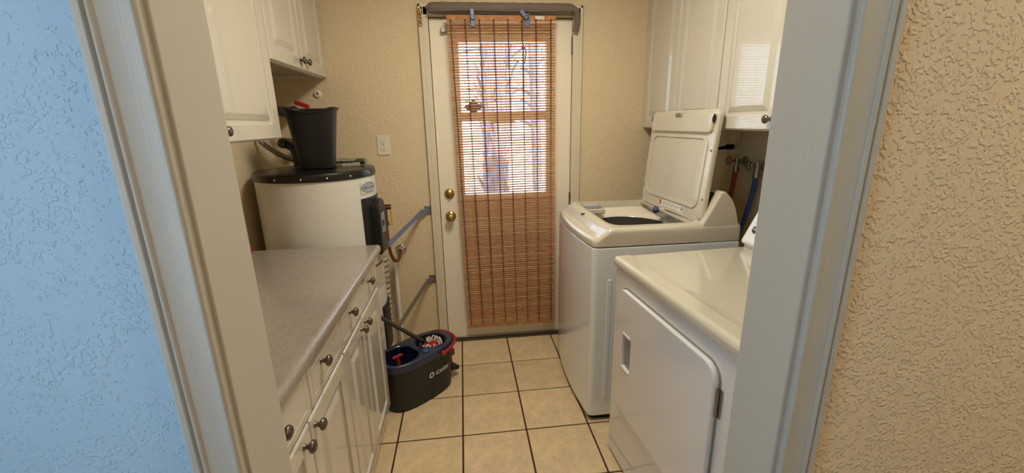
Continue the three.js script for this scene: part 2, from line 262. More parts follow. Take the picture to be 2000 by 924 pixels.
// ------------------------------------------------------------------ cabinets
const knobGeo = lathe([[0, 0.030], [0.008, 0.0295], [0.0145, 0.026], [0.0165, 0.021], [0.0145, 0.017], [0.007, 0.012], [0.0052, 0.006], [0.0085, 0.001], [0.0085, 0]], 24).rotateX(Math.PI / 2);
const doorGeo = {};
function cabinetDoor(parent, x, cy, cz, w, h, side, knobU, knobY, drawer) {   // side +1 faces +x (left run), -1 faces -x; knobU in world z
  const key = w.toFixed(3) + h.toFixed(3) + drawer;
  doorGeo[key] ??= drawer ? rings(w, h, [[0, 0], [0, 0.015], [0.004, 0.019], [0.022, 0.019], [0.025, 0.0175], [0.028, 0.019]])
    : rings(w, h, [[0, 0], [0, 0.014], [0.002, 0.017], [0.005, 0.019], [0.054, 0.019], [0.056, 0.0185], [0.0585, 0.0115], [0.062, 0.0095], [0.070, 0.0095], [0.074, 0.0115], [0.092, 0.0182], [0.095, 0.019]]);
  const d = mesh(drawer ? 'drawer' : 'door', doorGeo[key], M.thermofoil, parent, [x, cy, cz], [0, side * Math.PI / 2, 0]);
  if (knobU !== undefined) mesh('knob', knobGeo, M.pewter, d, [-side * (knobU - cz), knobY - cy, 0.019]);
  return d;
}
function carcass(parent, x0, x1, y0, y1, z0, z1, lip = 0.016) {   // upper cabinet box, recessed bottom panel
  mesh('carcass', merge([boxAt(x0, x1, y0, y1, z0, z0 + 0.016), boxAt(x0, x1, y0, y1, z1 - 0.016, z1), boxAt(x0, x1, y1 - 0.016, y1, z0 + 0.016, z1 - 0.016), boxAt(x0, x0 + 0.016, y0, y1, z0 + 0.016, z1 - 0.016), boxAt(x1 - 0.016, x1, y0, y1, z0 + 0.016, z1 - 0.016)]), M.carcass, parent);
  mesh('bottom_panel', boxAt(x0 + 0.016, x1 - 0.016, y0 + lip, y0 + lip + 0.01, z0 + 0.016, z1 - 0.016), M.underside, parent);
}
{ // left wall: tall unit towards the camera, short unit over the water heater
  const F = -0.760, top = 2.40;
  let t = thing('upper_cabinet', 'long white wall cabinet with a raised-panel door hanging over the left countertop', 'cabinet', [0, 1.40, 0]);
  carcass(t, XL + 0.003, F, 0, top - 1.4, -1.905, -0.9);
  cabinetDoor(t, F, 0.5, -1.652, 0.498, 0.992, 1, -1.452, 0.040); cabinetDoor(t, F, 0.5, -1.152, 0.498, 0.992, 1, -1.35, 0.040);
  t = thing('upper_cabinet', 'short white two-door wall cabinet mounted above the water heater', 'cabinet', [0, 1.71, 0]);
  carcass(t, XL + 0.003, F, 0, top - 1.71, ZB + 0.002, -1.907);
  cabinetDoor(t, F, 0.344, -2.468, 0.368, 0.68, 1, -2.318, 0.044); cabinetDoor(t, F, 0.344, -2.096, 0.368, 0.68, 1, -2.245, 0.044);
}
{ // right wall, over washer and dryer
  const F = 1.167, top = 2.40, h = top - 1.4;
  let t = thing('upper_cabinet', 'white two-door wall cabinet in the corner behind the raised washer lid', 'cabinet', [0, 1.40, 0]);
  carcass(t, F, XR - 0.003, 0, h, ZB + 0.002, -1.862);
  cabinetDoor(t, F, h / 2, -2.456, 0.392, h - 0.008, -1); cabinetDoor(t, F, h / 2, -2.060, 0.392, h - 0.008, -1);
  t = thing('upper_cabinet', 'white wall cabinet above the dryer with window light reflected on its door', 'cabinet', [0, 1.40, 0]);
  carcass(t, F, XR - 0.003, 0, h, -1.858, -1.06);
  cabinetDoor(t, F, h / 2, -1.659, 0.392, h - 0.008, -1, -1.505, 0.044); cabinetDoor(t, F, h / 2, -1.262, 0.392, h - 0.008, -1, -1.40, 0.044);
}
{ // base run under the countertop
  const F = -0.434, top = 0.878;
  const units = [['white base cabinet with two drawers next to the mop bucket', -1.875, -1.287, [-1.575], [-1.700, -1.400], [-1.542], [-1.578, -1.512]],
    ['white base cabinet with two drawers next to the left door jamb', -1.283, -0.66, [-0.985], [-1.088, -0.803], [-0.955], [-0.985, -0.905]]];
  for (const [label, z0, z1, [dz], [k0, k1], [mz], [m0, m1]] of units) {
    const t = thing('base_cabinet', label, 'cabinet');
    mesh('carcass', merge([boxAt(XL + 0.003, F, 0.10, top, z0, z1), boxAt(XL + 0.003, F - 0.06, 0, 0.10, z0 + 0.004, z1 - 0.004)]), M.carcass, t);
    const row = (a, b, kz, lo, hi, ky, dr) => cabinetDoor(t, F, (lo + hi) / 2, (a + b) / 2, b - a - 0.004, hi - lo, 1, kz, ky, dr);
    row(z0, dz, k0, 0.742, 0.870, 0.825, true); row(dz, z1, k1, 0.742, 0.870, 0.825, true);
    row(z0, mz, m0, 0.104, 0.732, 0.700); row(mz, z1, m1, 0.104, 0.732, 0.700);
  }
  const s = new THREE.Shape(); s.moveTo(XL + 0.001, 0.880); s.lineTo(-0.407, 0.880); s.absarc(-0.409, 0.896, 0.016, -Math.PI / 2, 0); s.absarc(-0.409, 0.904, 0.016, 0, Math.PI / 2); s.lineTo(XL + 0.02, 0.920); s.lineTo(XL + 0.02, 1.0); s.lineTo(XL + 0.001, 1.0); s.closePath();
  const g = new THREE.ExtrudeGeometry(s, { depth: 1.258, bevelEnabled: true, bevelThickness: 0.004, bevelSize: 0.002, bevelOffset: -0.002, bevelSegments: 2, curveSegments: 10 });
  tag(mesh('countertop', uvBox(g), M.counter, scene, [0, 0, -1.914]), 'speckled greige laminate countertop with a rounded front edge on the base cabinets', 'countertop');
  tag(mesh('folded_cloth', merge([rbox(0.07, 0.018, 0.06, 0.008, 3), rbox(0.06, 0.014, 0.05, 0.006, 3).translate(0.002, 0.015, 0)]), M.red, scene, [-0.972, 0.930, -1.875]), 'small folded red cloth lying at the back of the left countertop', 'cloth');
}

// ------------------------------------------------------------------ water heater and its fittings
const TX = -0.738, TZ = -2.25, TR = 0.28, rad = (d) => d * Math.PI / 180;
const wrap = (a0, a1, y0, y1, r, seg = 16) => grid(seg, 1, (u, v) => { const a = rad(a0 + (a1 - a0) * u); return [Math.sin(a) * r, y0 + (y1 - y0) * v, Math.cos(a) * r]; });
function wrapSolid(a0, a1, y0, y1, r, t, seg = 16) {   // curved plate of thickness t on the jacket
  const f = (a, y, q) => [Math.sin(a) * q, y, Math.cos(a) * q], R = r + t, A = rad(a0), B = rad(a1);
  return merge([grid(seg, 1, (u, v) => f(A + (B - A) * u, y0 + (y1 - y0) * v, R)), grid(seg, 1, (u, v) => f(A + (B - A) * u, y1, R - v * t)), grid(seg, 1, (u, v) => f(A + (B - A) * u, y0, r + v * t)), grid(1, 1, (u, v) => f(A, y0 + (y1 - y0) * v, r + u * t)), grid(1, 1, (u, v) => f(B, y0 + (y1 - y0) * v, R - u * t))]);
}
{
  const t = thing('water_heater', 'cream cylindrical water heater with a black top behind the left countertop', 'water heater', [TX, 0, TZ]);
  mesh('jacket', lathe([[0, 0.03], [0.262, 0.03], [0.272, 0.05], [0.279, 0.08], [TR - 0.001, 0.2], [TR - 0.001, 1.212]], 72), M.tank, t);
  mesh('base_ring', lathe([[0.25, 0], [0.272, 0], [0.272, 0.035], [0.25, 0.035]], 48), M.black, t);
  const top = mesh('top_cap', lathe([[TR, 1.206], [TR + 0.004, 1.206], [TR + 0.004, 1.236], [TR - 0.002, 1.244], [0.2, 1.250], [0, 1.252]], 72), M.blackGloss, t);
  for (const a of [4, 26, 48, 75, 98, -20]) mesh('screw', lathe([[0, 0.004], [0.004, 0.003], [0.005, 0]], 10).rotateX(Math.PI / 2).rotateY(rad(a)), M.chrome, top, [Math.sin(rad(a)) * (TR + 0.004), 1.221, Math.cos(rad(a)) * (TR + 0.004)]);
  const badgeTex = canvasTex(256, 144, (x, w, h) => { x.fillStyle = '#e2dccf'; x.fillRect(0, 0, w, h); x.fillStyle = '#6a6f7c'; x.beginPath(); x.ellipse(w / 2, h / 2, 124, 68, 0, 0, 7); x.fill(); x.fillStyle = '#aab0bd'; x.beginPath(); x.ellipse(w / 2, h / 2, 114, 58, 0, 0, 7); x.fill(); x.strokeStyle = '#31363f'; x.lineWidth = 5; x.beginPath(); x.ellipse(w / 2 - 5, h / 2 - 12, 62, 28, -0.25, 3.6, 7.6); x.stroke(); x.fillStyle = '#1d2026'; x.font = 'italic bold 40px serif'; x.textAlign = 'center'; x.fillText('Whirlpool', w / 2, h / 2 + 18); });
  mesh('badge', wrap(59, 86, 1.125, 1.180, TR + 0.002, 10), S('#ffffff', 0.35, { map: badgeTex, metalness: 0.2 }), t);
  const panel = mesh('access_panel', wrapSolid(58, 104, 0.80, 1.102, TR - 0.002, 0.005), M.black, t);
  { // bulging thermostat cover with its label
    const s = new THREE.Shape(); s.moveTo(-0.062, -0.15); s.lineTo(0.062, -0.15); s.lineTo(0.062, 0.075); s.absarc(0, 0.075, 0.062, 0, Math.PI); s.closePath();
    const c = mesh('thermostat_cover', extrude(s, 0.045, 0.010, 0.012, 4), M.blackGloss, panel, [Math.sin(rad(84)) * (TR - 0.012), 0.95, Math.cos(rad(84)) * (TR - 0.012)], [0, rad(84), 0]);
    const tex = canvasTex(96, 160, (x, w, h) => { x.fillStyle = '#9aa0a6'; x.fillRect(0, 0, w, h); x.fillStyle = '#2a2d30'; x.fillRect(14, 58, 68, 52); x.fillStyle = '#5c6268'; for (let i = 0; i < 5; i++) x.fillRect(10, 10 + i * 8, 50 + (i * 17) % 26, 3); for (let i = 0; i < 5; i++) x.fillRect(10, 118 + i * 8, 50 + (i * 23) % 26, 3); });
    mesh('cover_label', new THREE.PlaneGeometry(0.058, 0.105).translate(0, 0, 0.0458), S('#ffffff', 0.5, { map: tex }), c, [-0.004, 0.01, 0]);
  }
  const warn = canvasTex(160, 320, (x, w, h) => { x.fillStyle = '#d8cfbc'; x.fillRect(0, 0, w, h); x.fillStyle = '#7a2a22'; x.fillRect(6, 92, w - 12, 22); x.fillStyle = '#6b5f50'; for (let i = 0; i < 30; i++) { const y = 10 + i * 10; if (y > 84 && y < 118) continue; x.fillRect(8, y, w - 20 - (i * 37) % 40, 3); } x.strokeStyle = '#3c342a'; x.lineWidth = 4; x.strokeRect(2, 2, w - 4, h - 4); });
  mesh('warning_label', wrap(64, 90, 0.615, 0.800, TR + 0.001, 10), S('#ffffff', 0.6, { map: warn }), t);
  mesh('lower_access_panel', wrapSolid(74, 106, 0.24, 0.495, TR - 0.002, 0.012), M.black, t);
}
// restraint straps from wall brackets to the tank
function strapBar(a, b, w, th) {
  const A = V3(...a), B = V3(...b), d = B.clone().sub(A), L = d.length(), g = rbox(L, w, th, 0.0015, 1), X = d.clone().normalize(), Z = V3(0.35, 0.1, 1).projectOnPlane(X).normalize(), Y = Z.clone().cross(X);
  g.applyMatrix4(new THREE.Matrix4().makeBasis(X, Y, Z)); const c = A.add(B).multiplyScalar(0.5); return g.translate(c.x, c.y, c.z);
}
for (const [label, mat, wall, elbow, tank] of [
  ['blue-grey metal strap bolted to the wall at doorknob height, holding the water heater', M.slateStrap, [-0.232, 0.925, ZB], [-0.275, 0.915, ZB + 0.035], [-0.444, 0.795, -2.315]],
  ['brownish metal strap bolted low on the wall, ending behind the mop bucket', M.brownStrap, [-0.234, 0.463, ZB], [-0.268, 0.455, ZB + 0.035], [-0.438, 0.275, -2.335]]]) {
  const t = thing('tank_strap', label, 'strap');
  mesh('strap_bar', strapBar(elbow, tank, 0.026, 0.004), mat, t);
  mesh('strap_end', strapBar(wall.map((v, i) => i === 2 ? v + 0.006 : v), elbow, 0.036, 0.004), mat, t);
  const b = mesh('wall_bracket', rboxAt(wall[0] - 0.020, wall[0] + 0.018, wall[1] - 0.028, wall[1] + 0.028, ZB, ZB + 0.005, 0.002), mat, t);
  mesh('bolt', lathe([[0, 0.008], [0.006, 0.007], [0.007, 0]], 6).rotateX(Math.PI / 2), M.steel, b, [wall[0] - 0.002, wall[1] - 0.002, ZB + 0.005]);
}
{ // relief valve, discharge pipe, wall outlet
  const t = thing('relief_valve', 'brown brass relief valve with a yellow tag on the water heater side', 'valve');
  const A = [-0.462, 1.005, -2.36];
  mesh('valve_body', merge([rod([A[0] - 0.01, A[1], A[2]], [A[0] + 0.055, A[1] + 0.004, A[2]], 0.012), rod([A[0] + 0.018, A[1] + 0.012, A[2]], [A[0] + 0.018, A[1] - 0.075, A[2]], 0.016), rod([A[0] + 0.018, A[1] - 0.075, A[2]], [A[0] + 0.018, A[1] - 0.10, A[2]], 0.020, 8)]), M.copper, t);
  mesh('lever', rbox(0.05, 0.005, 0.014, 0.002).translate(A[0] + 0.035, A[1] + 0.018, A[2]), M.brass, t);
  mesh('tag', rbox(0.012, 0.09, 0.0015, 0.0005).translate(A[0] + 0.052, A[1] - 0.055, A[2] + 0.006), M.yellow, t);
  const p = thing('discharge_pipe', 'reddish copper pipe dropping from the relief valve to a wall flange', 'pipe');
  const pts = [[A[0] + 0.018, A[1] - 0.10, A[2]], [A[0] + 0.020, 0.83, A[2] - 0.01], [-0.440, 0.735, -2.40], [-0.428, 0.668, -2.45], [-0.415, 0.655, -2.52], [-0.415, 0.672, -2.575], [-0.418, 0.678, ZB]];
  mesh('pipe', tube(pts, 0.0095, 60, 10), M.copper, p);
  mesh('corrugation', merge(Array.from({ length: 14 }, (_, i) => new THREE.TorusGeometry(0.0105, 0.0022, 6, 14).rotateX(Math.PI / 2).translate(A[0] + 0.019, 0.895 - i * 0.009, A[2] - 0.003))), M.redHose, p);
  mesh('flange', lathe([[0.010, 0.03], [0.018, 0.028], [0.020, 0.014], [0.030, 0.010], [0.034, 0.003], [0.034, 0]], 28).rotateX(Math.PI / 2), M.chrome, p, [-0.418, 0.678, ZB]);
  const f = thing('flexible_duct', 'pale flexible duct with brown bands standing between water heater and wall', 'duct');
  mesh('duct', tube([[-0.520, 0.66, -2.56], [-0.516, 0.5, -2.56], [-0.522, 0.3, -2.56], [-0.53, 0.0, -2.56]], 0.026, 40, 16), M.whiteFoam, f);
  for (let i = 0; i < 12; i++) mesh('band', new THREE.TorusGeometry(0.0265, 0.004, 6, 20).rotateX(Math.PI / 2), M.brownBand, f, [-0.5185 - (i > 7 ? (i - 7) * 0.002 : 0), 0.64 - i * 0.036, -2.56]);
  tag(mesh('drain_pipe', rod([-0.455, 0, -2.60], [-0.455, 0.62, -2.60], 0.011, 16), M.white, scene), 'thin white plastic pipe running up the wall behind the lower strap', 'pipe');
}
{ // on and above the tank
  const b = thing('waste_bin', 'tall black plastic waste bin standing on top of the water heater', 'bin', [-0.700, 1.2515, -2.175], 0.12);
  const H = 0.282, sh = (u, k) => { const a = u * Math.PI * 2, c = Math.cos(a), s = Math.sin(a), e = 2 / 3.6; return [Math.sign(c) * Math.abs(c) ** e * k[0], Math.sign(s) * Math.abs(s) ** e * k[1]]; };
  const dip = (u) => { const s = Math.sin(u * Math.PI * 2); return -0.020 * Math.max(0, s) * Math.max(0, 1 - Math.abs(Math.cos(u * Math.PI * 2)) * 1.4) + 0.004; };
  const prof = [[0, 0.072, 0.052, 0], [0, 0.078, 0.057, 0.004], [1, 0.108, 0.082, 0], [1, 0.118, 0.090, 0.004], [1, 0.120, 0.092, 0.014], [1, 0.113, 0.086, 0.012], [0, 0.075, 0.055, 0.008]];
  const pts = prof.map(([top, a, c, y]) => (u) => { const [x, z] = sh(u, [a, c]); return [x, top ? H - 0.016 + y + dip(u) : y, z]; });
  mesh('bin_body', merge([grid(72, 12, (u, v) => { const k = v * 2, A = pts[1](1 - u), B = pts[2](1 - u); const t = Math.min(1, v); return A.map((q, i) => q + (B[i] - q) * t); }), ...[[2, 3], [3, 4], [4, 5], [5, 6]].map(([i, j]) => grid(72, 1, (u, v) => { const A = pts[i](1 - u), B = pts[j](1 - u); return A.map((q, n) => q + (B[n] - q) * v); })), grid(72, 1, (u, v) => { const A = pts[1](1 - u); return [A[0] * (1 - v), 0.002, A[2] * (1 - v)]; })]), P('#101113', 0.42, { side: THREE.DoubleSide }), b);
  const c = thing('flexible_conduit', 'grey ribbed metal conduit lying across the tank top behind the bin', 'conduit');
  const path = new THREE.CatmullRomCurve3([V3(-1.045, 1.42, -2.33), V3(-1.0, 1.365, -2.33), V3(-0.93, 1.31, -2.335), V3(-0.85, 1.281, -2.33), V3(-0.74, 1.2715, -2.335), V3(-0.62, 1.2715, -2.335), V3(-0.545, 1.2715, -2.335)]);
  const N = 600; mesh('conduit', (() => { const g = new THREE.TubeGeometry(path, N, 0.0130, 10); const p = g.attributes.position, P0 = V3(0, 0, 0); for (let i = 0; i <= N; i++) { path.getPointAt(i / N, P0); const k = i % 10 < 5 ? 1.10 : 0.80; for (let j = 0; j <= 10; j++) { const o = i * 11 + j; p.setXYZ(o, P0.x + (p.getX(o) - P0.x) * k, P0.y + (p.getY(o) - P0.y) * k, P0.z + (p.getZ(o) - P0.z) * k); } } g.computeVertexNormals(); return g; })(), S('#b8b4ac', 0.35, { metalness: 0.85 }), c);
  mesh('connector', merge([rod([-0.56, 1.268, -2.336], [-0.515, 1.268, -2.33], 0.016, 12), rod([-0.515, 1.275, -2.33], [-0.508, 1.256, -2.33], 0.013, 12)]), M.steel, c);
  tag(mesh('flat_packet', merge([rbox(0.088, 0.013, 0.056, 0.002), rbox(0.036, 0.004, 0.05, 0.001).translate(0.024, 0.008, 0)]), S('#a8a29c', 0.35, { metalness: 0.35 }), scene, [-0.568, 1.2565, -2.262], [0, 0.2, 0]), 'small flat silver packet lying on the tank top beside the bin', 'packet');
  for (const [label, y, z, lever] of [['upper black foam-wrapped pipe behind the bin, with a red valve lever', 1.525, -2.40, true], ['lower dark pipe behind the bin, under the long wall cabinet', 1.365, -2.262, false]]) {
    const t = thing('insulated_pipe', label, 'pipe');
    const px = lever ? -0.945 : -0.905;
    mesh('foam_sleeve', tube([[px, y + 0.005, ZB], [px, y + 0.005, z - 0.08], [px + 0.012, y + 0.003, z - 0.015], [px + 0.045, y, z], [-0.862, y - 0.002, z], [-0.836, y - 0.02, z], [-0.826, y - 0.06, z], [-0.825, 1.254, z]], lever ? 0.025 : 0.021, 60, 12), M.darkGrey, t);
    mesh('wall_flange', lathe([[0.02, 0.012], [0.034, 0.006], [0.036, 0]], 20).rotateX(Math.PI / 2), M.steel, t, [px, y + 0.005, ZB]);
    if (lever) mesh('valve_lever', rbox(0.075, 0.022, 0.020, 0.006).rotateZ(-0.35).translate(-0.81, y + 0.035, z + 0.01), M.red, t); else mesh('coupling', rod([-0.905, y + 0.005, z - 0.10], [-0.905, y + 0.005, z - 0.05], 0.026, 8), M.copper, t);
  }
}
{ // wall fittings on the back wall
  const o = thing('wall_outlet', 'ivory wall plate with two receptacles left of the door', 'outlet', [-0.466, 1.333, ZB]);
  mesh('cover_plate', extrude(roundRect(0.072, 0.116, 0.004), 0.006, 0.002, 0.002, 2), M.outlet, o);
  for (const y of [-0.02, 0.02]) { const r = mesh('receptacle', extrude(roundRect(0.034, 0.029, 0.010), 0.003, 0.001, 0.001, 2), M.outlet, o, [0, y, 0.005]); mesh('slots', merge([boxAt(-0.0075, -0.0055, -0.002, 0.006, 0.0025, 0.0034), boxAt(0.0055, 0.0075, -0.002, 0.006, 0.0025, 0.0034), cyl(0.0022, 0.001, 10).rotateX(Math.PI / 2).translate(0, -0.008, 0.003)]), M.plateSlot, r); }
  mesh('screw', lathe([[0, 0.0015], [0.003, 0.001], [0.0035, 0]], 10).rotateX(Math.PI / 2), M.steel, o, [0, 0, 0.006]);
  const h = thing('wall_stop', 'small round ivory wall stop under the short wall cabinet', 'wall stop', [-0.805, 1.628, ZB]);
  mesh('disc', lathe([[0, 0.012], [0.013, 0.012], [0.019, 0.009], [0.021, 0.003], [0.021, 0]], 28).rotateX(Math.PI / 2), M.outlet, h);
  mesh('screw', lathe([[0, 0.003], [0.005, 0.002], [0.006, 0]], 10).rotateX(Math.PI / 2), M.plateSlot, h, [0.002, 0.003, 0.012]);
  const l = thing('door_latch', 'small brass chain latch screwed to the left side of the door casing', 'latch', [-0.199, 2.036, ZB + 0.022]);
  mesh('latch_plate', rbox(0.012, 0.085, 0.004, 0.0015).translate(0, -0.01, 0.002), M.brass, l);
  mesh('slide', rbox(0.018, 0.03, 0.010, 0.003).translate(0.002, 0.02, 0.007), M.brass, l);
  mesh('chain', merge([0, 1, 2, 3].map((i) => new THREE.TorusGeometry(0.007, 0.002, 6, 14).rotateY(i % 2 ? 0.4 : 1.2).translate(0.006, -0.008 - i * 0.013, 0.010))), M.brass, l);
}

// ------------------------------------------------------------------ door dressing: roll, clips, blind
{
  const r = thing('fabric_roll', 'taupe padded fabric roll fixed across the top of the door', 'fabric roll');
  const y = 2.070, z = ZB + 0.045, R = 0.030;
  const prof = []; for (let i = 0; i <= 40; i++) { const u = i / 40, e = Math.min(1, Math.min(u, 1 - u) * 14); prof.push([R * Math.sqrt(1 - (1 - e) ** 2) * (1 + 0.035 * Math.sin(i * 1.7)) + 0.0006, -0.166 + 0.862 * u]); }
  mesh('roll', lathe(prof, 28).rotateZ(-Math.PI / 2), M.cloth, r, [0, y, z]);
  mesh('seam_fold', tube([[-0.15, y - 0.020, z + 0.026], [0.1, y - 0.016, z + 0.030], [0.4, y - 0.018, z + 0.029], [0.66, y - 0.015, z + 0.028]], 0.004, 40, 6), M.cloth, r);
  mesh('hanging_end', tube([[0.665, y + 0.004, z + 0.012], [0.690, y - 0.012, z + 0.010], [0.697, y - 0.05, z + 0.002], [0.693, y - 0.095, z - 0.006], [0.690, y - 0.115, z - 0.010]], 0.0165, 24, 12), M.cloth, r);
  const rodT = thing('curtain_rod', 'thin grey curtain rod end poking out left of the bamboo blind', 'curtain rod');
  mesh('rod', rod([-0.085, 1.962, ZB + 0.020], [0.55, 1.962, ZB + 0.020], 0.006), M.steel, rodT);
  mesh('rod_bracket', merge([rboxAt(-0.085, -0.062, 1.950, 1.978, ZB - 0.004, ZB + 0.028, 0.003)]), M.steel, rodT);
}
{
  const bl = thing('bamboo_blind', 'reddish-brown bamboo slat blind hanging over the door window', 'blind');
  const z = ZB + 0.062, TL = [-0.050, 2.008], TRt = [0.566, 2.013], BL = [-0.013, 0.128], BR = [0.580, 0.132], n = 126;
  const pt = (u, v) => { const e = 0.006 * Math.sin(v * 9); return [(TL[0] + (BL[0] - TL[0]) * v) * (1 - u) + (TRt[0] + (BR[0] - TRt[0]) * v) * u, (TL[1] + (BL[1] - TL[1]) * v) * (1 - u) + (TRt[1] + (BR[1] - TRt[1]) * v) * u, z + 0.004 * Math.sin(v * 4 + u * 2) - 0.012 * v + e * 0.2]; };
  const geos = Array.from({ length: 5 }, (_, k) => { const g = rbox(1, 0.0074 + k * 0.0003, 0.0054, 0.0024, 2); const uv = g.attributes.uv; for (let i = 0; i < uv.count; i++) uv.setXY(i, uv.getX(i) + k * 0.13, uv.getY(i) * 2 + k * 0.21); return g; });
  for (let i = 0; i < n; i++) {
    const v = (i + 0.5) / n, a = pt(0, v), b = pt(1, v), L = b[0] - a[0] + (rnd() - 0.5) * 0.006;
    const s = mesh('slat', geos[i % 5], M.bamboo[Math.floor(rnd() * 3)], bl, [(a[0] + b[0]) / 2 + (rnd() - 0.5) * 0.003, (a[1] + b[1]) / 2, (a[2] + b[2]) / 2], [(rnd() - 0.5) * 0.3, 0, Math.atan2(b[1] - a[1], b[0] - a[0]) + (rnd() - 0.5) * 0.006]);
    s.scale.x = L;
  }
  mesh('head_rail', rbox(0.62, 0.030, 0.006, 0.002).translate((TL[0] + TRt[0]) / 2, 2.018, z), M.bamboo[1], bl);
  mesh('bottom_rail', rbox(0.596, 0.016, 0.007, 0.002).translate((BL[0] + BR[0]) / 2, 0.123, z - 0.012), M.bamboo[1], bl);
  for (const u of [0.035, 0.165, 0.295, 0.425, 0.555, 0.685, 0.815, 0.955]) {
    const pts = [], q = []; for (let i = 0; i <= n * 2; i++) { const v = Math.min(1, i / (n * 2)), p = pt(u, v), s = i % 2 ? 1 : -1; pts.push([p[0] + s * 0.0038, p[1], p[2] + (i % 4 < 2 ? 0.0044 : 0.0034)]); q.push([p[0] - s * 0.0038, p[1], p[2] + 0.0040]); }
    mesh('cord', merge([tube(pts, 0.0015, n * 4, 4), tube(q, 0.0015, n * 4, 4)]), M.cord, bl);
  }
  mesh('tag', rbox(0.052, 0.018, 0.001, 0.0004).translate(0.475, 2.020, z + 0.0045), M.label, bl);
  for (const [label, x, tilt] of [['blue-grey plastic clip gripping the blind top on its left half', 0.094, 0.03], ['blue-grey plastic clip gripping the blind top on its right half, set askew', 0.402, 0.45]]) {
    const c = thing('clip', label, 'clip', [x, 2.014, z + 0.010]);
    mesh('jaw', rbox(0.026, 0.070, 0.010, 0.004, 3).translate(0, -0.010, 0.004), M.clip, c);
    mesh('jaw', rbox(0.022, 0.056, 0.008, 0.003, 3).rotateZ(tilt * 1.6).translate(-tilt * 0.045, 0.018, 0.014), M.clip, c);
    mesh('spring', new THREE.TorusGeometry(0.009, 0.0022, 8, 18).rotateY(0.4).translate(0, 0.004, 0.016), M.steel, c);
  }
}

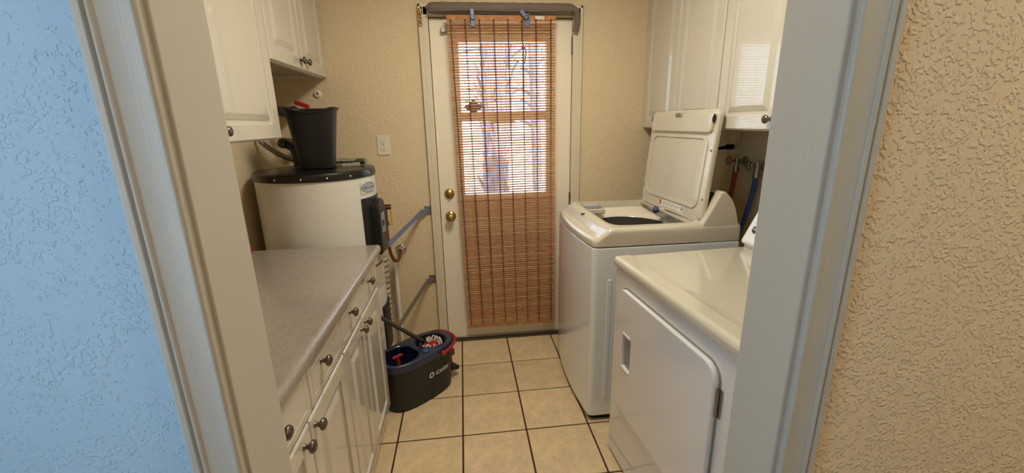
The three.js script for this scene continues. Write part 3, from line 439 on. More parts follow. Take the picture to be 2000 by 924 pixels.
// ------------------------------------------------------------------ mop bucket and mop
{
  const b = thing('mop_bucket', 'black and navy spin mop bucket with red handle on the floor tiles', 'bucket', [-0.299, 0, -2.095], rad(41.8));
  const E = (u, a, c, n = 2.7) => { const t = u * Math.PI * 2, C = Math.cos(t), Z = Math.sin(t); return [Math.sign(C) * Math.abs(C) ** (2 / n) * a, Math.sign(Z) * Math.abs(Z) ** (2 / n) * c]; };
  const side = (u, v, off = 0) => { const [x, z] = E(1 - u, 0.196 + 0.020 * v + off, 0.098 + 0.016 * v + off); return [x, 0.006 + 0.236 * v, z]; };
  mesh('bucket_body', merge([grid(80, 8, (u, v) => side(u, v)), grid(80, 1, (u, v) => { const p = side(u, 0); return [p[0] * v, 0.004, p[2] * v]; }), grid(80, 1, (u, v) => { const [x, z] = E(1 - u, 0.196 - 0.006 * (1 - v), 0.098 - 0.006 * (1 - v)); return [x, 0.006 * v, z]; })]), P('#1e201f', 0.5, { side: THREE.DoubleSide }), b);
  const s = new THREE.Shape(Array.from({ length: 72 }, (_, i) => new THREE.Vector2(...E(i / 72, 0.222, 0.120))));
  const hole1 = new THREE.Path(Array.from({ length: 48 }, (_, i) => { const p = E(1 - i / 48, 0.090, 0.088, 2.6); return new THREE.Vector2(p[0] - 0.105, p[1]); }));
  const hole2 = new THREE.Path(); hole2.absarc(0.098, 0, 0.083, 0, Math.PI * 2, true); s.holes.push(hole1, hole2);
  const rim = mesh('rim_deck', extrude(s, 0.044, 0.010, 0.008, 4).rotateX(-Math.PI / 2), M.navy, b, [0, 0.240, 0]);
  mesh('bowl_lining', grid(48, 6, (u, v) => { const k = 1 - 0.22 * v, p = E(1 - u, 0.090 * k, 0.088 * k, 2.6); return [p[0] - 0.105, 0.272 - 0.20 * v, p[1]]; }), P('#16203c', 0.35, { side: THREE.DoubleSide }), rim, [0, -0.24, 0]);
  const basket = mesh('wringer_basket', lathe([[0.084, 0.282], [0.082, 0.286], [0.079, 0.282], [0.074, 0.21], [0.066, 0.185], [0, 0.185]], 40), P('#16181c', 0.35, { side: THREE.DoubleSide }), b, [0.098, 0, 0]);
  mesh('pour_lever', lathe([[0, 0.008], [0.016, 0.007], [0.019, 0.003], [0.019, 0]], 24), P('#2c4a8a', 0.35), rim, [0.01, 0.045, 0.072]);
  mesh('spout_guard', merge([rbox(0.060, 0.012, 0.018, 0.004).translate(-0.100, 0.262, -0.030), rbox(0.018, 0.15, 0.014, 0.004).rotateX(-0.18).translate(-0.100, 0.18, -0.018), rbox(0.04, 0.012, 0.03, 0.004).translate(-0.1, 0.105, -0.005)]), M.red, b);
  const hp = []; for (let i = 0; i <= 20; i++) { const u = -0.21 + 0.42 * (i / 20), p = E(u, 0.232, 0.130, 2.7); hp.push([p[0], 0.262 + 0.012 * Math.cos(u * 9), p[1]]); }
  mesh('handle', merge([tube(hp, 0.0085, 60, 10), new THREE.SphereGeometry(0.014, 16, 12).translate(...hp[0]), new THREE.SphereGeometry(0.014, 16, 12).translate(...hp[20])]), M.red, b);
  mesh('pedal_link', rbox(0.026, 0.044, 0.036, 0.010, 3).translate(0.226, 0.165, 0.02), M.red, b);
  mesh('foot_pedal', merge([rbox(0.058, 0.026, 0.07, 0.010, 3).rotateZ(-0.25).translate(0.232, 0.060, 0.012), rbox(0.02, 0.10, 0.03, 0.006).translate(0.212, 0.11, 0.015)]), M.black, b);
  const tex = canvasTex(512, 128, (x, w, h) => { x.fillStyle = '#1e201f'; x.fillRect(0, 0, w, h); x.fillStyle = '#e9e9e4'; x.textBaseline = 'middle'; x.font = 'bold 128px sans-serif'; x.fillText('O', 8, 62); x.font = 'bold 96px sans-serif'; x.fillText('-Cedar', 112, 66); });
  mesh('lettering', grid(24, 2, (u, v) => { const X = -0.010 + 0.185 * u, f = 0.128 + 0.046 * v, vv = (f - 0.006) / 0.236, a = 0.196 + 0.02 * vv, c = 0.098 + 0.016 * vv; return [X, f, c * Math.pow(1 - Math.pow(Math.abs(X) / a, 2.7), 1 / 2.7) + 0.0012]; }), S('#ffffff', 0.5, { map: tex }), b);

  const m = thing('spin_mop', 'spin mop with white and red head resting in the bucket wringer', 'mop');
  const c = b.localToWorld(V3(0.098, 0.25, 0).applyMatrix4(new THREE.Matrix4())); b.updateMatrixWorld(); const base = V3(0.098, 0.235, 0).applyMatrix4(b.matrixWorld);
  const end = V3(-0.548, 0.640, -1.928), A = base.clone().lerp(end, 0.10).add(V3(0, 0.012, 0));
  mesh('mop_handle', rod(A.toArray(), end.toArray(), 0.0105, 16), M.darkGrey, m);
  mesh('mop_collar', merge([rod(base.toArray(), base.clone().lerp(end, 0.14).add(V3(0, 0.012, 0)).toArray(), 0.017, 16, 0.013)]), M.black, m);
  mesh('mop_plate', lathe([[0, 0.022], [0.03, 0.020], [0.045, 0.008], [0.046, 0]], 24), M.red, m, [base.x + 0.012, base.y + 0.015, base.z + 0.012]);
  const loops = []; for (let i = 0; i < 34; i++) { const a = i / 34 * 6.283 + rnd() * 0.2, r0 = 0.030 + rnd() * 0.015, r1 = 0.052 + rnd() * 0.012, h = 0.012 + rnd() * 0.028, w = 0.25 + rnd() * 0.3; loops.push(tube([[Math.cos(a) * r0, 0.0, Math.sin(a) * r0], [Math.cos(a + w * 0.3) * (r0 + 0.012), h, Math.sin(a + w * 0.3) * (r0 + 0.012)], [Math.cos(a + w * 0.6) * r1, h * 0.8, Math.sin(a + w * 0.6) * r1], [Math.cos(a + w) * r1, -0.02, Math.sin(a + w) * r1]], 0.0042, 12, 5)); }
  const fr = mesh('mop_strands', merge(loops), S('#d8d6d2', 0.9), m, [base.x, base.y + 0.012, base.z]); fr.userData.kind = 'stuff';
  const rl = []; for (let i = 0; i < 14; i++) { const a = 0.3 + i / 14 * 2.2, r0 = 0.02 + rnd() * 0.01; rl.push(tube([[Math.cos(a) * r0, 0.01, Math.sin(a) * r0], [Math.cos(a) * (r0 + 0.015), 0.03 + rnd() * 0.01, Math.sin(a) * (r0 + 0.015)], [Math.cos(a) * 0.056, 0.012, Math.sin(a) * 0.056]], 0.0055, 10, 5)); }
  const fr2 = mesh('red_strands', merge(rl), S('#b3262c', 0.85), m, [base.x, base.y + 0.014, base.z]); fr2.userData.kind = 'stuff'; fr2.userData.label = 'red mop strands';
}

// ------------------------------------------------------------------ washer
{
  const t = thing('washing_machine', 'white top-loading washing machine with its lid standing open by the door', 'washing machine', [0, 0, -2.078]);
  const hw = 0.343, X0 = 0.557, X1 = 1.25;
  const plan = (inset = 0, bulge = 0.022, r = 0.03) => { const s = new THREE.Shape(), a = hw - inset, x0 = X0 + inset, x1 = X1 - inset; s.moveTo(x1, -a); s.lineTo(x1, a); s.lineTo(x0 + r, a); s.quadraticCurveTo(x0, a, x0 - 0.001, a - r); s.quadraticCurveTo(x0 - bulge * 2, 0, x0 - 0.001, -a + r); s.quadraticCurveTo(x0, -a, x0 + r, -a); s.closePath(); return s; };
  const up = (s, y0, y1, bev = 0, size = bev, seg = 4) => extrude(s, y1 - y0, bev, size, seg, 24).rotateX(Math.PI / 2).translate(0, y1, 0);   // shape (x, z), extruded down
  mesh('base', up(plan(0.018), 0.0, 0.034), M.rubber, t);
  mesh('cabinet_body', up(plan(), 0.030, 0.902, 0.006, 0.004, 3), M.hallLitEnamel, t);
  mesh('side_bead', merge([rbox(0.022, 0.62, 0.006, 0.003, 3).translate(0.640, 0.44, hw)]), M.hallLitEnamel, t);
  mesh('side_bead', merge([rbox(0.022, 0.62, 0.006, 0.003, 3).translate(0.640, 0.44, -hw)]), M.hallLitEnamel, t);
  mesh('seam', up(plan(0.007), 0.9015, 0.9085), M.rubber, t);
  const CX = 0.868, well = (a, n = 8, A = 0.2075, B = 0.2875) => { const c = Math.cos(a), z = Math.sin(a), q = Math.pow(Math.pow(Math.abs(c) / A, n) + Math.pow(Math.abs(z) / B, n), -1 / n); return [CX + c * q, z * q]; };
  const edge = plan().getSpacedPoints(240);                                // rounded rim: outline -> bevel -> front slope -> lid recess
  const ringsAt = [[0, 0, 0.907], [0, 0, null], [0.0015], [0.004], [0.008], [0.013], [0.019], [0.025], [-0.12], [-0.3], [-0.5], [-0.7], [-0.9], [-1], [-1, 0, 0.955]];
  const rimAt = (k, m) => {
    const [d, , Y] = ringsAt[m], o = edge[k], a = Math.atan2(o.y, o.x - CX), w = well(a), L = Math.hypot(o.x - w[0], o.y - w[1]);
    const f = d >= 0 ? d / L : (0.025 + (L - 0.025) * -d) / L, x = o.x + (w[0] - o.x) * f, z = o.y + (w[1] - o.y) * f, q = Math.max(0, 0.025 - f * L);
    return [x, Y ?? 0.989 - 0.72 * Math.min(0.062, Math.max(0, 0.640 - x)) - (0.025 - Math.sqrt(0.025 * 0.025 - q * q)) * 0.9, z];
  };
  const g = grid(240, ringsAt.length - 1, (u, v) => rimAt(Math.round(u * 240), Math.round(v * (ringsAt.length - 1))));
  const top = mesh('top_cover', g, P('#cfc9b9', 0.2, { clearcoat: 1, clearcoatRoughness: 0.05, side: THREE.DoubleSide }), t);  // white enamel, warm light from above put into its colour
  // funnel from the lid recess down to the tub opening
  mesh('funnel', grid(64, 8, (u, v) => { const a = -u * Math.PI * 2, C = Math.cos(a), Z = Math.sin(a), b = well(a), w = step(0, 1, v); return [b[0] * (1 - w) + (0.868 + C * 0.203) * w, 0.955 - 0.045 * Math.pow(v, 1.3), b[1] * (1 - w) + Z * 0.225 * w]; }), P('#e8e0ce', 0.2, { clearcoat: 0.6, clearcoatRoughness: 0.08, side: THREE.DoubleSide }), top);
  const ring = mesh('tub_ring', grid(64, 3, (u, v) => { const a = -u * Math.PI * 2, k = 1 - 0.08 * v; return [0.868 + Math.cos(a) * 0.203 * k, 0.911 - 0.022 * v, Math.sin(a) * 0.225 * k]; }), P('#141518', 0.5, { side: THREE.DoubleSide }), t);
  mesh('tub_wall', grid(48, 1, (u, v) => { const a = -u * Math.PI * 2; return [0.868 + Math.cos(a) * 0.188, 0.889 - 0.4 * v, Math.sin(a) * 0.208]; }), S('#d3cdbd', 0.4, { side: THREE.DoubleSide }), ring);
  mesh('agitator', lathe([[0, 0.80], [0.035, 0.79], [0.045, 0.74], [0.05, 0.6], [0.10, 0.50], [0, 0.49]], 32).translate(0.868, 0, 0), M.white, ring);
  mesh('dispenser_shelf', rboxAt(0.660, 0.775, 0.950, 0.9790, -0.286, -0.135, 0.006, 3), M.cream, top);
  mesh('dispenser', (() => { const s = new THREE.Shape(); s.moveTo(-0.056, 0.030); s.lineTo(0.056, 0.030); s.quadraticCurveTo(0.050, -0.030, 0.020, -0.032); s.lineTo(-0.022, -0.030); s.closePath(); return extrude(s, 0.006, 0.002, 0.002, 2).rotateX(-Math.PI / 2).translate(0.715, 0.978, -0.182); })(), M.bleach, top);
  mesh('lid_latch', rbox(0.030, 0.006, 0.018, 0.003).translate(0.622, 0.9775, -0.04), M.darkGrey, top);
  const cap = mesh('softener_cap', new THREE.SphereGeometry(0.019, 24, 16).scale(1, 1, 1), M.blueCap, top, [1.015, 0.985, -0.03]);
  mesh('cap_stem', rod([0, 0, 0], [0.05, -0.004, 0.0], 0.012), M.cream, cap);
  mesh('hinge_strip', rboxAt(1.035, 1.060, 0.975, 0.984, -0.30, 0.30, 0.003), S('#b9b09c', 0.5), top);
  // console at the back
  const c = new THREE.Shape(); c.moveTo(1.066, 0.9); c.lineTo(1.066, 0.992); c.quadraticCurveTo(1.072, 1.003, 1.080, 1.016); c.lineTo(1.136, 1.128); c.quadraticCurveTo(1.146, 1.138, 1.160, 1.134); c.quadraticCurveTo(1.215, 1.10, 1.236, 1.0); c.lineTo(1.250, 0.945); c.lineTo(1.250, 0.9); c.closePath();
  const con = mesh('console', extrude(c, 2 * hw - 0.004, 0.012, 0.008, 4).translate(0, 0, -hw + 0.002), M.cream, t);
  const th = Math.atan2(0.056, 0.112);
  const face = mesh('control_panel', rbox(0.118, 0.002, 0.60, 0.001).rotateZ(Math.PI / 2 - th).translate(1.105, 1.072, 0), S('#33352f', 0.35), con);
  for (const z of [-0.18, 0.02, 0.2]) mesh('dial', lathe([[0, 0.018], [0.018, 0.018], [0.023, 0.012], [0.024, 0]], 28).rotateZ(Math.PI / 2 - th), M.chrome, face, [1.104, 1.072, z]);
  // lid: seen from below, standing up and leaning back
  const lid = new THREE.Group(); lid.name = 'lid'; lid.position.set(1.058, 0.985, 0.006); lid.rotation.set(0, rad(1.6), -Math.atan2(0.044, 0.505), 'YXZ'); t.add(lid);
  const inner = new THREE.Group(); inner.rotation.y = -Math.PI / 2;   // local +z faces the room (-x), local x runs along +z
  const L = (name, geo, mat, pos, rot) => { geo.rotateY(-Math.PI / 2); if (pos) geo.translate(-pos[2], pos[1], pos[0]); return mesh(name, geo, mat === M.enamel ? M.cream : mat, lid); };
  const W = 0.614, H = 0.510, ls = roundRect(W, H, 0.035);
  L('lid_shell', extrude(ls, 0.026, 0.008, 0.008, 4).translate(0, H / 2, -0.026), M.enamel);
  const band = roundRect(W - 0.05, 0.085, 0.02); L('lid_front_band', extrude(band, 0.014, 0.005, 0.006, 3).translate(0, H - 0.062, 0), M.enamel);
  const pr = roundRect(W - 0.085, H - 0.175, 0.05), ph = new THREE.Path(); ph.setFromPoints(roundRect(W - 0.115, H - 0.205, 0.04).getPoints(10).reverse()); pr.holes.push(ph);
  L('panel_rib', extrude(pr, 0.007, 0.0025, 0.003, 3).translate(0, H / 2 - 0.030, -0.001), M.enamel);
  L('latch_hook', rbox(0.062, 0.020, 0.012, 0.005, 3), M.chrome, [0, H - 0.024, 0.014]);
  for (const x of [-0.285, 0.285]) L('bumper', new THREE.SphereGeometry(0.011, 18, 12).scale(0.7, 1.7, 0.6), M.rubber, [x, H - 0.042, 0.008]);
  for (const [x, y] of [[-0.295, 0.10], [0.295, 0.11], [-0.295, 0.35], [0.295, 0.33], [-0.297, 0.03], [0.297, 0.02], [-0.09, H - 0.03], [0.09, H - 0.03]]) L('screw', lathe([[0, 0.003], [0.0045, 0.002], [0.005, 0]], 10).rotateX(Math.PI / 2), M.steel, [x, y, 0.001]);
  const tex = canvasTex(512, 72, (x, w, h) => { x.fillStyle = '#e6e2da'; x.fillRect(0, 0, w, h); x.fillStyle = '#c8502e'; x.fillRect(14, 8, 44, 52); x.strokeStyle = '#8f8879'; x.lineWidth = 4; x.beginPath(); for (let i = 0; i <= 150; i++) { const a = 80 + i * 2.4, y = 34 + Math.sin(i * 0.62) * 11 + Math.sin(i * 0.17) * 8; i ? x.lineTo(a, y) : x.moveTo(a, y); } x.stroke(); x.fillStyle = '#5a544a'; x.fillRect(470, 12, 20, 40); });
  L('lid_print', new THREE.PlaneGeometry(0.25, 0.035), S('#ffffff', 0.35, { map: tex }), [0.03, 0.035, 0.0012]);
}

// ------------------------------------------------------------------ dryer (stands slightly turned)
{
  const t = thing('dryer', 'white front-loading dryer standing between washing machine and right door jamb', 'dryer', [0.600, 0, -1.555], rad(3.95));
  const w = 0.735, d = 0.68;
  mesh('cabinet_body', rboxAt(0, d, 0.012, 0.885, 0, w, 0.006, 3), M.enamel, t);
  mesh('feet', merge([[0.05, 0.05], [0.05, w - 0.05], [d - 0.05, 0.05], [d - 0.05, w - 0.05]].map(([x, z]) => cyl(0.02, 0.02, 16).translate(x, 0.01, z))), M.rubber, t);
  const s = new THREE.Shape(); s.moveTo(d, 0.889); s.lineTo(-0.010, 0.889); s.lineTo(-0.012, 0.897); s.lineTo(-0.012, 0.907); s.quadraticCurveTo(-0.010, 0.923, 0.006, 0.9245); s.lineTo(0.05, 0.9245); s.quadraticCurveTo(0.065, 0.922, 0.08, 0.921); s.lineTo(d, 0.921); s.closePath();
  mesh('top_panel', extrude(s, w + 0.008, 0.008, 0.004, 3, 12).translate(0, 0, -0.004), M.cream, t);
  // front door with its recessed pull and hinge
  const dw = 0.592, dh = 0.520, cz = 0.362, cy = 0.563;
  const ds = roundRect(dw, dh, 0.05), dhole = new THREE.Path(); dhole.setFromPoints(roundRect(0.066, 0.156, 0.012).getPoints(6).map((p) => new THREE.Vector2(p.x - dw / 2 + 0.088, p.y + 0.012)).reverse()); ds.holes.push(dhole);
  mesh('door_gap', extrude(roundRect(dw + 0.010, dh + 0.010, 0.054), 0.003).rotateY(-Math.PI / 2), S('#8f8a82', 0.6), t, [0.0005, cy, cz]);
  const door = mesh('door', extrude(ds, 0.018, 0.006, 0.006, 4).rotateY(-Math.PI / 2), M.enamel, t, [0, cy, cz]);
  mesh('pull_recess', merge([rboxAt(-0.004, -0.002, -0.066, 0.09, -dw / 2 + 0.055, -dw / 2 + 0.121, 0.001), rboxAt(-0.021, -0.003, 0.080, 0.092, -dw / 2 + 0.057, -dw / 2 + 0.119, 0.004), rboxAt(-0.021, -0.003, -0.068, -0.056, -dw / 2 + 0.057, -dw / 2 + 0.119, 0.004)]), M.enamel, door);
  mesh('pull_insert', rboxAt(-0.008, -0.0035, -0.050, 0.074, -dw / 2 + 0.064, -dw / 2 + 0.112, 0.002), S('#8b9097', 0.4), door);
  const hz = dw / 2 + 0.004; mesh('hinge', merge([rod([-0.007, 0.115, hz + 0.001], [-0.007, 0.200, hz + 0.001], 0.004, 10), boxAt(-0.004, -0.001, 0.115, 0.200, hz, hz + 0.012)]), M.steel, door);
  mesh('hinge', merge([rod([-0.007, -0.200, hz + 0.001], [-0.007, -0.115, hz + 0.001], 0.004, 10), boxAt(-0.004, -0.001, -0.200, -0.115, hz, hz + 0.012)]), M.steel, door);
  // backguard console
  const c = new THREE.Shape(); c.moveTo(0.572, 0.922); c.lineTo(0.572, 0.934); c.lineTo(0.560, 0.940); c.quadraticCurveTo(0.553, 0.946, 0.558, 0.958); c.lineTo(0.624, 1.085); c.quadraticCurveTo(0.632, 1.094, 0.645, 1.094); c.lineTo(0.675, 1.085); c.lineTo(0.675, 0.922); c.closePath();
  const con = mesh('console', extrude(c, w - 0.002, 0.008, 0.006, 3).translate(0, 0, 0.001), P('#e9e8ea', 0.25, { clearcoat: 0.5 }), t);
  const th = Math.atan2(0.066, 0.127);
  const tex = canvasTex(256, 128, (x, W, H) => { x.fillStyle = '#e9e8ea'; x.fillRect(0, 0, W, H); x.fillStyle = '#1b1c20'; x.beginPath(); x.moveTo(20, 18); x.lineTo(128, 18); x.lineTo(128, 80); x.lineTo(74, 112); x.lineTo(20, 80); x.closePath(); x.fill(); x.strokeStyle = '#d6d6da'; x.lineWidth = 9; for (const y of [40, 60]) { x.beginPath(); x.moveTo(30, y); x.lineTo(118, y); x.stroke(); } x.fillStyle = '#1b1c20'; x.fillRect(150, 56, 60, 16); });
  mesh('badge', new THREE.PlaneGeometry(0.085, 0.043).rotateY(-Math.PI / 2).rotateZ(-th), S('#ffffff', 0.35, { map: tex }), con, [0.5795, 1.003, 0.065]);
  mesh('timer_dial', lathe([[0, 0.022], [0.022, 0.02], [0.03, 0.004], [0.03, 0]], 28).rotateZ(Math.PI / 2 - th), M.chrome, con, [0.59, 1.02, 0.45]);
}

// ------------------------------------------------------------------ laundry hookups on the right wall
{
  const o = thing('wall_outlet', 'wall receptacle plate under the right cabinets holding a black plug', 'outlet', [XR, 1.325, -2.155], -Math.PI / 2);
  mesh('cover_plate', extrude(roundRect(0.072, 0.116, 0.004), 0.006, 0.002, 0.002, 2), M.outlet, o);
  for (const y of [-0.02, 0.02]) mesh('receptacle', extrude(roundRect(0.034, 0.029, 0.010), 0.003, 0.001, 0.001, 2), M.outlet, o, [0, y, 0.005]);
  const c = thing('power_cord', 'black power cord curving down from the plug behind the washer', 'cord');
  mesh('plug', merge([rbox(0.042, 0.026, 0.028, 0.008, 3).translate(1.429, 1.302, -2.155), rod([1.405, 1.300, -2.155], [1.385, 1.295, -2.165], 0.009, 12)]), M.rubber, c);
  mesh('cable', tube([[1.39, 1.296, -2.16], [1.355, 1.288, -2.18], [1.330, 1.25, -2.20], [1.318, 1.16, -2.215], [1.315, 1.05, -2.22], [1.32, 0.9, -2.22], [1.33, 0.5, -2.22]], 0.006, 60, 10), M.rubber, c);
  tag(mesh('drain_hose', tube([[1.36, 1.14, -2.27], [1.345, 1.155, -2.272], [1.33, 1.13, -2.275], [1.325, 1.02, -2.275], [1.32, 0.8, -2.275], [1.32, 0.0, -2.275]], 0.018, 60, 12), S('#202225', 0.6), scene), 'thick dark drain hose hooked behind the open washer lid', 'hose');
  for (const [label, hl, z, y, mat] of [['metal supply valve with the red hose behind the washer', 'red rubber supply hose hanging from the valve beside the power plug', -2.055, 1.232, M.redHose], ['metal supply valve with the blue hose beside the right jamb', 'blue rubber supply hose hanging from the valve beside the right jamb', -1.895, 1.222, M.blueHose]]) {
    const f = thing('supply_valve', label, 'faucet', [0, y, z]);
    mesh('valve_body', merge([rod([XR, 0, 0], [1.395, 0, 0], 0.011), rod([1.41, 0.018, 0], [1.41, -0.045, 0], 0.013), rod([1.41, -0.03, 0], [1.41, -0.052, 0], 0.017, 8), lathe([[0.011, 0.014], [0.026, 0.006], [0.027, 0]], 20).rotateZ(Math.PI / 2).translate(XR, 0, 0)]), M.steel, f);
    mesh('handle', merge([rod([1.40, 0.004, 0], [1.368, 0.006, 0], 0.006), new THREE.TorusGeometry(0.020, 0.0045, 8, 20).rotateY(Math.PI / 2).translate(1.366, 0.006, 0), rod([1.366, 0.006, -0.02], [1.366, 0.006, 0.02], 0.004), rod([1.366, 0.026, 0], [1.366, -0.014, 0], 0.004)]), M.steel, f);
    tag(mesh('supply_hose', tube([[1.41, y - 0.052, z], [1.405, y - 0.14, z - 0.004], [1.385, y - 0.30, z - 0.02], [1.350, y - 0.46, z - 0.05], [1.335, y - 0.62, z - 0.07], [1.33, 0.35, z - 0.08]], 0.0115, 60, 12), mat, scene), hl, 'hose');
  }
}

// ------------------------------------------------------------------ lamps
function ceilingLamp(label, x, z, power, r = 0.15) {
  const t = thing('ceiling_lamp', label, 'lamp', [x, CEIL, z]);
  mesh('lamp_base', lathe([[0, 0], [r + 0.01, 0], [r + 0.012, -0.012], [r, -0.024], [0, -0.024]].reverse(), 40), M.white, t);
  mesh('lamp_shade', lathe([[r, -0.024], [r - 0.005, -0.05], [r * 0.75, -0.085], [r * 0.35, -0.105], [0, -0.11]].reverse(), 40), S('#fff4e0', 0.6, { emissive: WARM, emissiveIntensity: 1.6 }), t);
  const l = new THREE.PointLight(WARM, power); l.position.set(x, CEIL - 0.065, z); l.castShadow = true; l.shadow.radius = 5; l.name = t.name + '_glow'; scene.add(l);
}
{ // square flush panel in the laundry room
  const t = thing('ceiling_lamp', 'square flush ceiling panel lamp in the laundry room', 'lamp', [0.24, CEIL, -1.50]);
  mesh('lamp_frame', merge([rboxAt(-0.22, 0.22, -0.03, 0, -0.22, -0.20, 0.004), rboxAt(-0.22, 0.22, -0.03, 0, 0.20, 0.22, 0.004), rboxAt(-0.22, -0.20, -0.03, 0, -0.20, 0.20, 0.004), rboxAt(0.20, 0.22, -0.03, 0, -0.20, 0.20, 0.004)]), M.white, t);
  mesh('diffuser', boxAt(-0.20, 0.20, -0.024, -0.004, -0.20, 0.20), S('#fff4e0', 0.6, { emissive: WARM, emissiveIntensity: 1.6 }), t);
  const l = new THREE.RectAreaLight(WARM, LAUNDRY_LAMP, 0.40, 0.40); l.position.set(0.24, CEIL - 0.032, -1.50); l.lookAt(0.24, 0, -1.50); l.name = 'laundry_lamp_glow'; scene.add(l);
}
ceilingLamp('round glass ceiling lamp in the hall', 1.50, 0.15, HALL_LAMP);

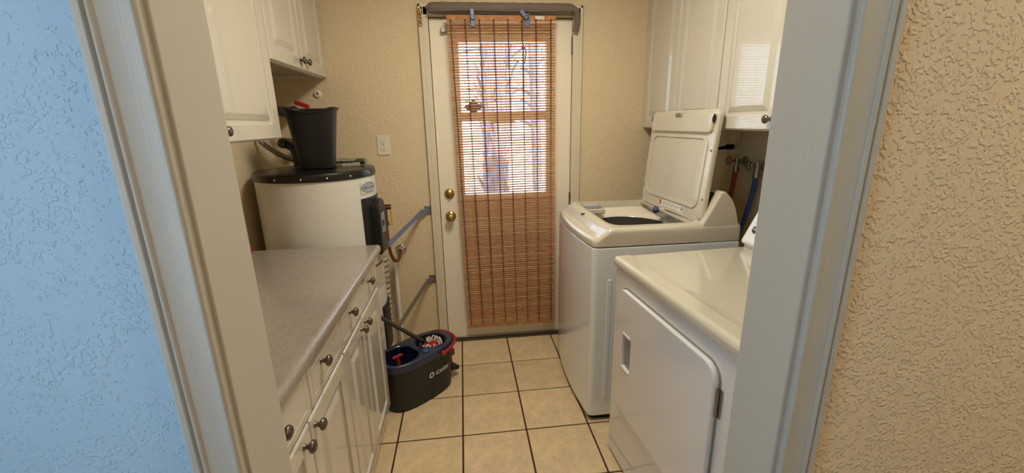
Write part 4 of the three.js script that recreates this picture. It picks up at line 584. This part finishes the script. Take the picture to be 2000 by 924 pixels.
// ------------------------------------------------------------------ outside the door window
{
  const lawn = struct('ground_lawn', boxAt(-40, 40, -0.45, -0.25, -70, ZB - 0.12), M.lawn);
  struct('ground_patio', boxAt(-3, 4, -0.24, -0.10, -5.2, ZB - 0.13), M.patio);
  { // palm with ragged leaf bases
    const t = thing('palm_tree', 'palm tree with a ragged trunk growing just outside the door window', 'palm tree', [0.345, -0.25, -4.7]);
    const r0 = (v) => 0.135 - 0.02 * v + 0.04 * Math.exp(-v * 6);
    mesh('trunk', grid(22, 120, (u, v) => { const a = -u * Math.PI * 2, y = v * 5.2, k = r0(v) * (0.86 + 0.2 * ((y * 7 + Math.sin(a * 3) * 0.35) % 1) + 0.05 * Math.sin(a * 7 + y * 9)); return [Math.cos(a) * k + 0.02 * Math.sin(y), y, Math.sin(a) * k]; }), M.bark, t);
    for (let i = 0; i < 16; i++) { const a = i / 16 * 6.283 + rnd() * 0.3, up = 0.3 + rnd() * 0.7, g = grid(2, 10, (u, v) => { const r = 0.1 + 1.0 * v, w = (u - 0.5) * 0.42 * Math.sin(Math.PI * Math.min(0.98, v + 0.1)); return [Math.cos(a) * r - Math.sin(a) * w, 5.15 + up * v * 1.1 - 1.6 * v * v, Math.sin(a) * r + Math.cos(a) * w]; }); mesh('frond', g, M.frond, t); }
    for (let i = 0; i < 34; i++) { const a = rnd() * 6.283, y = 0.9 + rnd() * 3.6, r = 0.12, b = rod([Math.cos(a) * r, y, Math.sin(a) * r], [Math.cos(a) * (r + 0.07), y + 0.13, Math.sin(a) * (r + 0.07)], 0.03, 5, 0.006); mesh('leaf_base', b, M.bark, t); }
  }
  function leafyTree(label, x, z, h, spread, leaves, trunkR, lean, low = 0.45) {
    const t = thing('garden_tree', label, 'tree', [x, -0.25, z]);
    const limbs = [tube([[0, 0, 0], [lean * 0.3, h * 0.3, 0], [lean * 0.7, h * 0.65, 0.05], [lean, h, 0]], trunkR, 20, 8)];
    for (let i = 0; i < 8; i++) { const y = h * (low + 0.5 * i / 8), a = rnd() * 6.283, L = spread * (0.5 + rnd() * 0.5), x0 = lean * y / h; limbs.push(tube([[x0, y, 0], [x0 + Math.cos(a) * L * 0.5, y + 0.25 * L, Math.sin(a) * L * 0.5], [x0 + Math.cos(a) * L, y + 0.35 * L, Math.sin(a) * L]], trunkR * 0.32, 8, 5)); }
    mesh('trunk', merge(limbs), M.bark, t);
    if (leaves) { const q = []; for (let i = 0; i < leaves; i++) { const a = rnd() * 6.283, u = rnd(), R = spread * Math.sqrt(rnd()), s = 0.05 + rnd() * 0.06; const g = new THREE.PlaneGeometry(s, s * 1.7); g.rotateX(rnd() * 3).rotateY(rnd() * 6.283); g.translate(lean + Math.cos(a) * R, h * (low + 0.08) + u * h * (1.05 - low), Math.sin(a) * R); q.push(g); } const f = mesh('foliage', merge(q), M.leaf, t); f.userData.kind = 'stuff'; }
    return t;
  }
  leafyTree('bare-limbed dark tree at the right edge of the door window', 1.30, -7.2, 4.0, 0.9, 40, 0.085, -0.12, 0.4);
  leafyTree('leafy green tree beyond the fence at the left of the door window', -1.2, -11, 4.2, 1.7, 260, 0.12, 0.2, 0.42);
  leafyTree('leafy green tree far behind the palm trunk', 1.6, -15, 4.6, 1.8, 150, 0.12, 0.1, 0.5);
  { // low picket fence and a pale garden wall
    const t = thing('picket_fence', 'pale picket fence across the garden left of the palm', 'fence', [0, -0.25, -8.2]);
    for (let i = 0; i < 17; i++) mesh('picket', rbox(0.055, 1.30, 0.02, 0.005, 1), M.fence, t, [-1.1 + i * 0.095, 0.68, 0]);
    mesh('rail', boxAt(-1.15, 0.5, 0.30, 0.37, -0.04, -0.012), M.fence, t); mesh('rail', boxAt(-1.15, 0.5, 1.05, 1.12, -0.04, -0.012), M.fence, t);
    mesh('post', rbox(0.12, 1.42, 0.10, 0.008), M.fence, t, [0.38, 0.70, -0.02]);
    const w = thing('garden_wall', 'pale stucco garden wall right of the palm', 'wall', [0, -0.25, -9.0]);
    mesh('wall_block', boxAt(0.55, 2.9, 0, 1.28, -0.12, 0), M.stucco, w); mesh('wall_cap', rboxAt(0.5, 2.95, 1.28, 1.34, -0.16, 0.04, 0.01), M.stucco, w);
  }
  const s = thing('window_ornament', 'dark star-shaped ornament hanging at the upper left of the door window', 'ornament', [0.084, 1.545, ZB - 0.048]);
  const st = new THREE.Shape(); for (let i = 0; i < 8; i++) { const a = Math.PI / 2 + i * Math.PI / 4, r = i % 2 ? 0.034 : (i % 4 ? 0.064 : 0.052); i ? st.lineTo(Math.cos(a) * r, Math.sin(a) * r) : st.moveTo(Math.cos(a) * r, Math.sin(a) * r); } st.closePath();
  mesh('star', extrude(st, 0.006, 0.002, 0.002, 2).translate(0, 0, -0.003), S('#3a3a4e', 0.6), s); mesh('suction_cup', lathe([[0, 0.012], [0.006, 0.010], [0.012, 0]], 16).rotateX(-Math.PI / 2).translate(0, 0.05, 0.014), M.glass, s);
  const wch = thing('hanging_wire', 'thin dark wire hanging outside the upper right of the door window', 'wire', [0, 0, -3.1]);
  mesh('wire', tube([[0.452, 2.6, 0], [0.455, 2.0, 0], [0.452, 1.53, 0]], 0.0055, 20, 6), M.wire, wch); mesh('hook', tube([[0.455, 1.95, 0], [0.470, 1.93, 0], [0.466, 1.87, 0], [0.455, 1.84, 0]], 0.006, 12, 6), M.wire, wch);
}

const GROUPS = { upper_cabinet: 'white wall cabinets', base_cabinet: 'base cabinets under the left countertop', clip: 'clips holding the bamboo blind', tank_strap: 'straps between wall and water heater', supply_valve: 'supply valves behind the washer', supply_hose: 'supply hoses behind the washer', insulated_pipe: 'foam-wrapped pipes above the water heater', wall_outlet: 'wall receptacle plates', ceiling_lamp: 'ceiling lamps', garden_tree: 'trees outside the door' };
for (const o of scene.children) { const k = o.name.replace(/_\d+$/, ''); if (GROUPS[k] && o.userData.label) o.userData.group = GROUPS[k]; }

renderer.render(scene, camera);
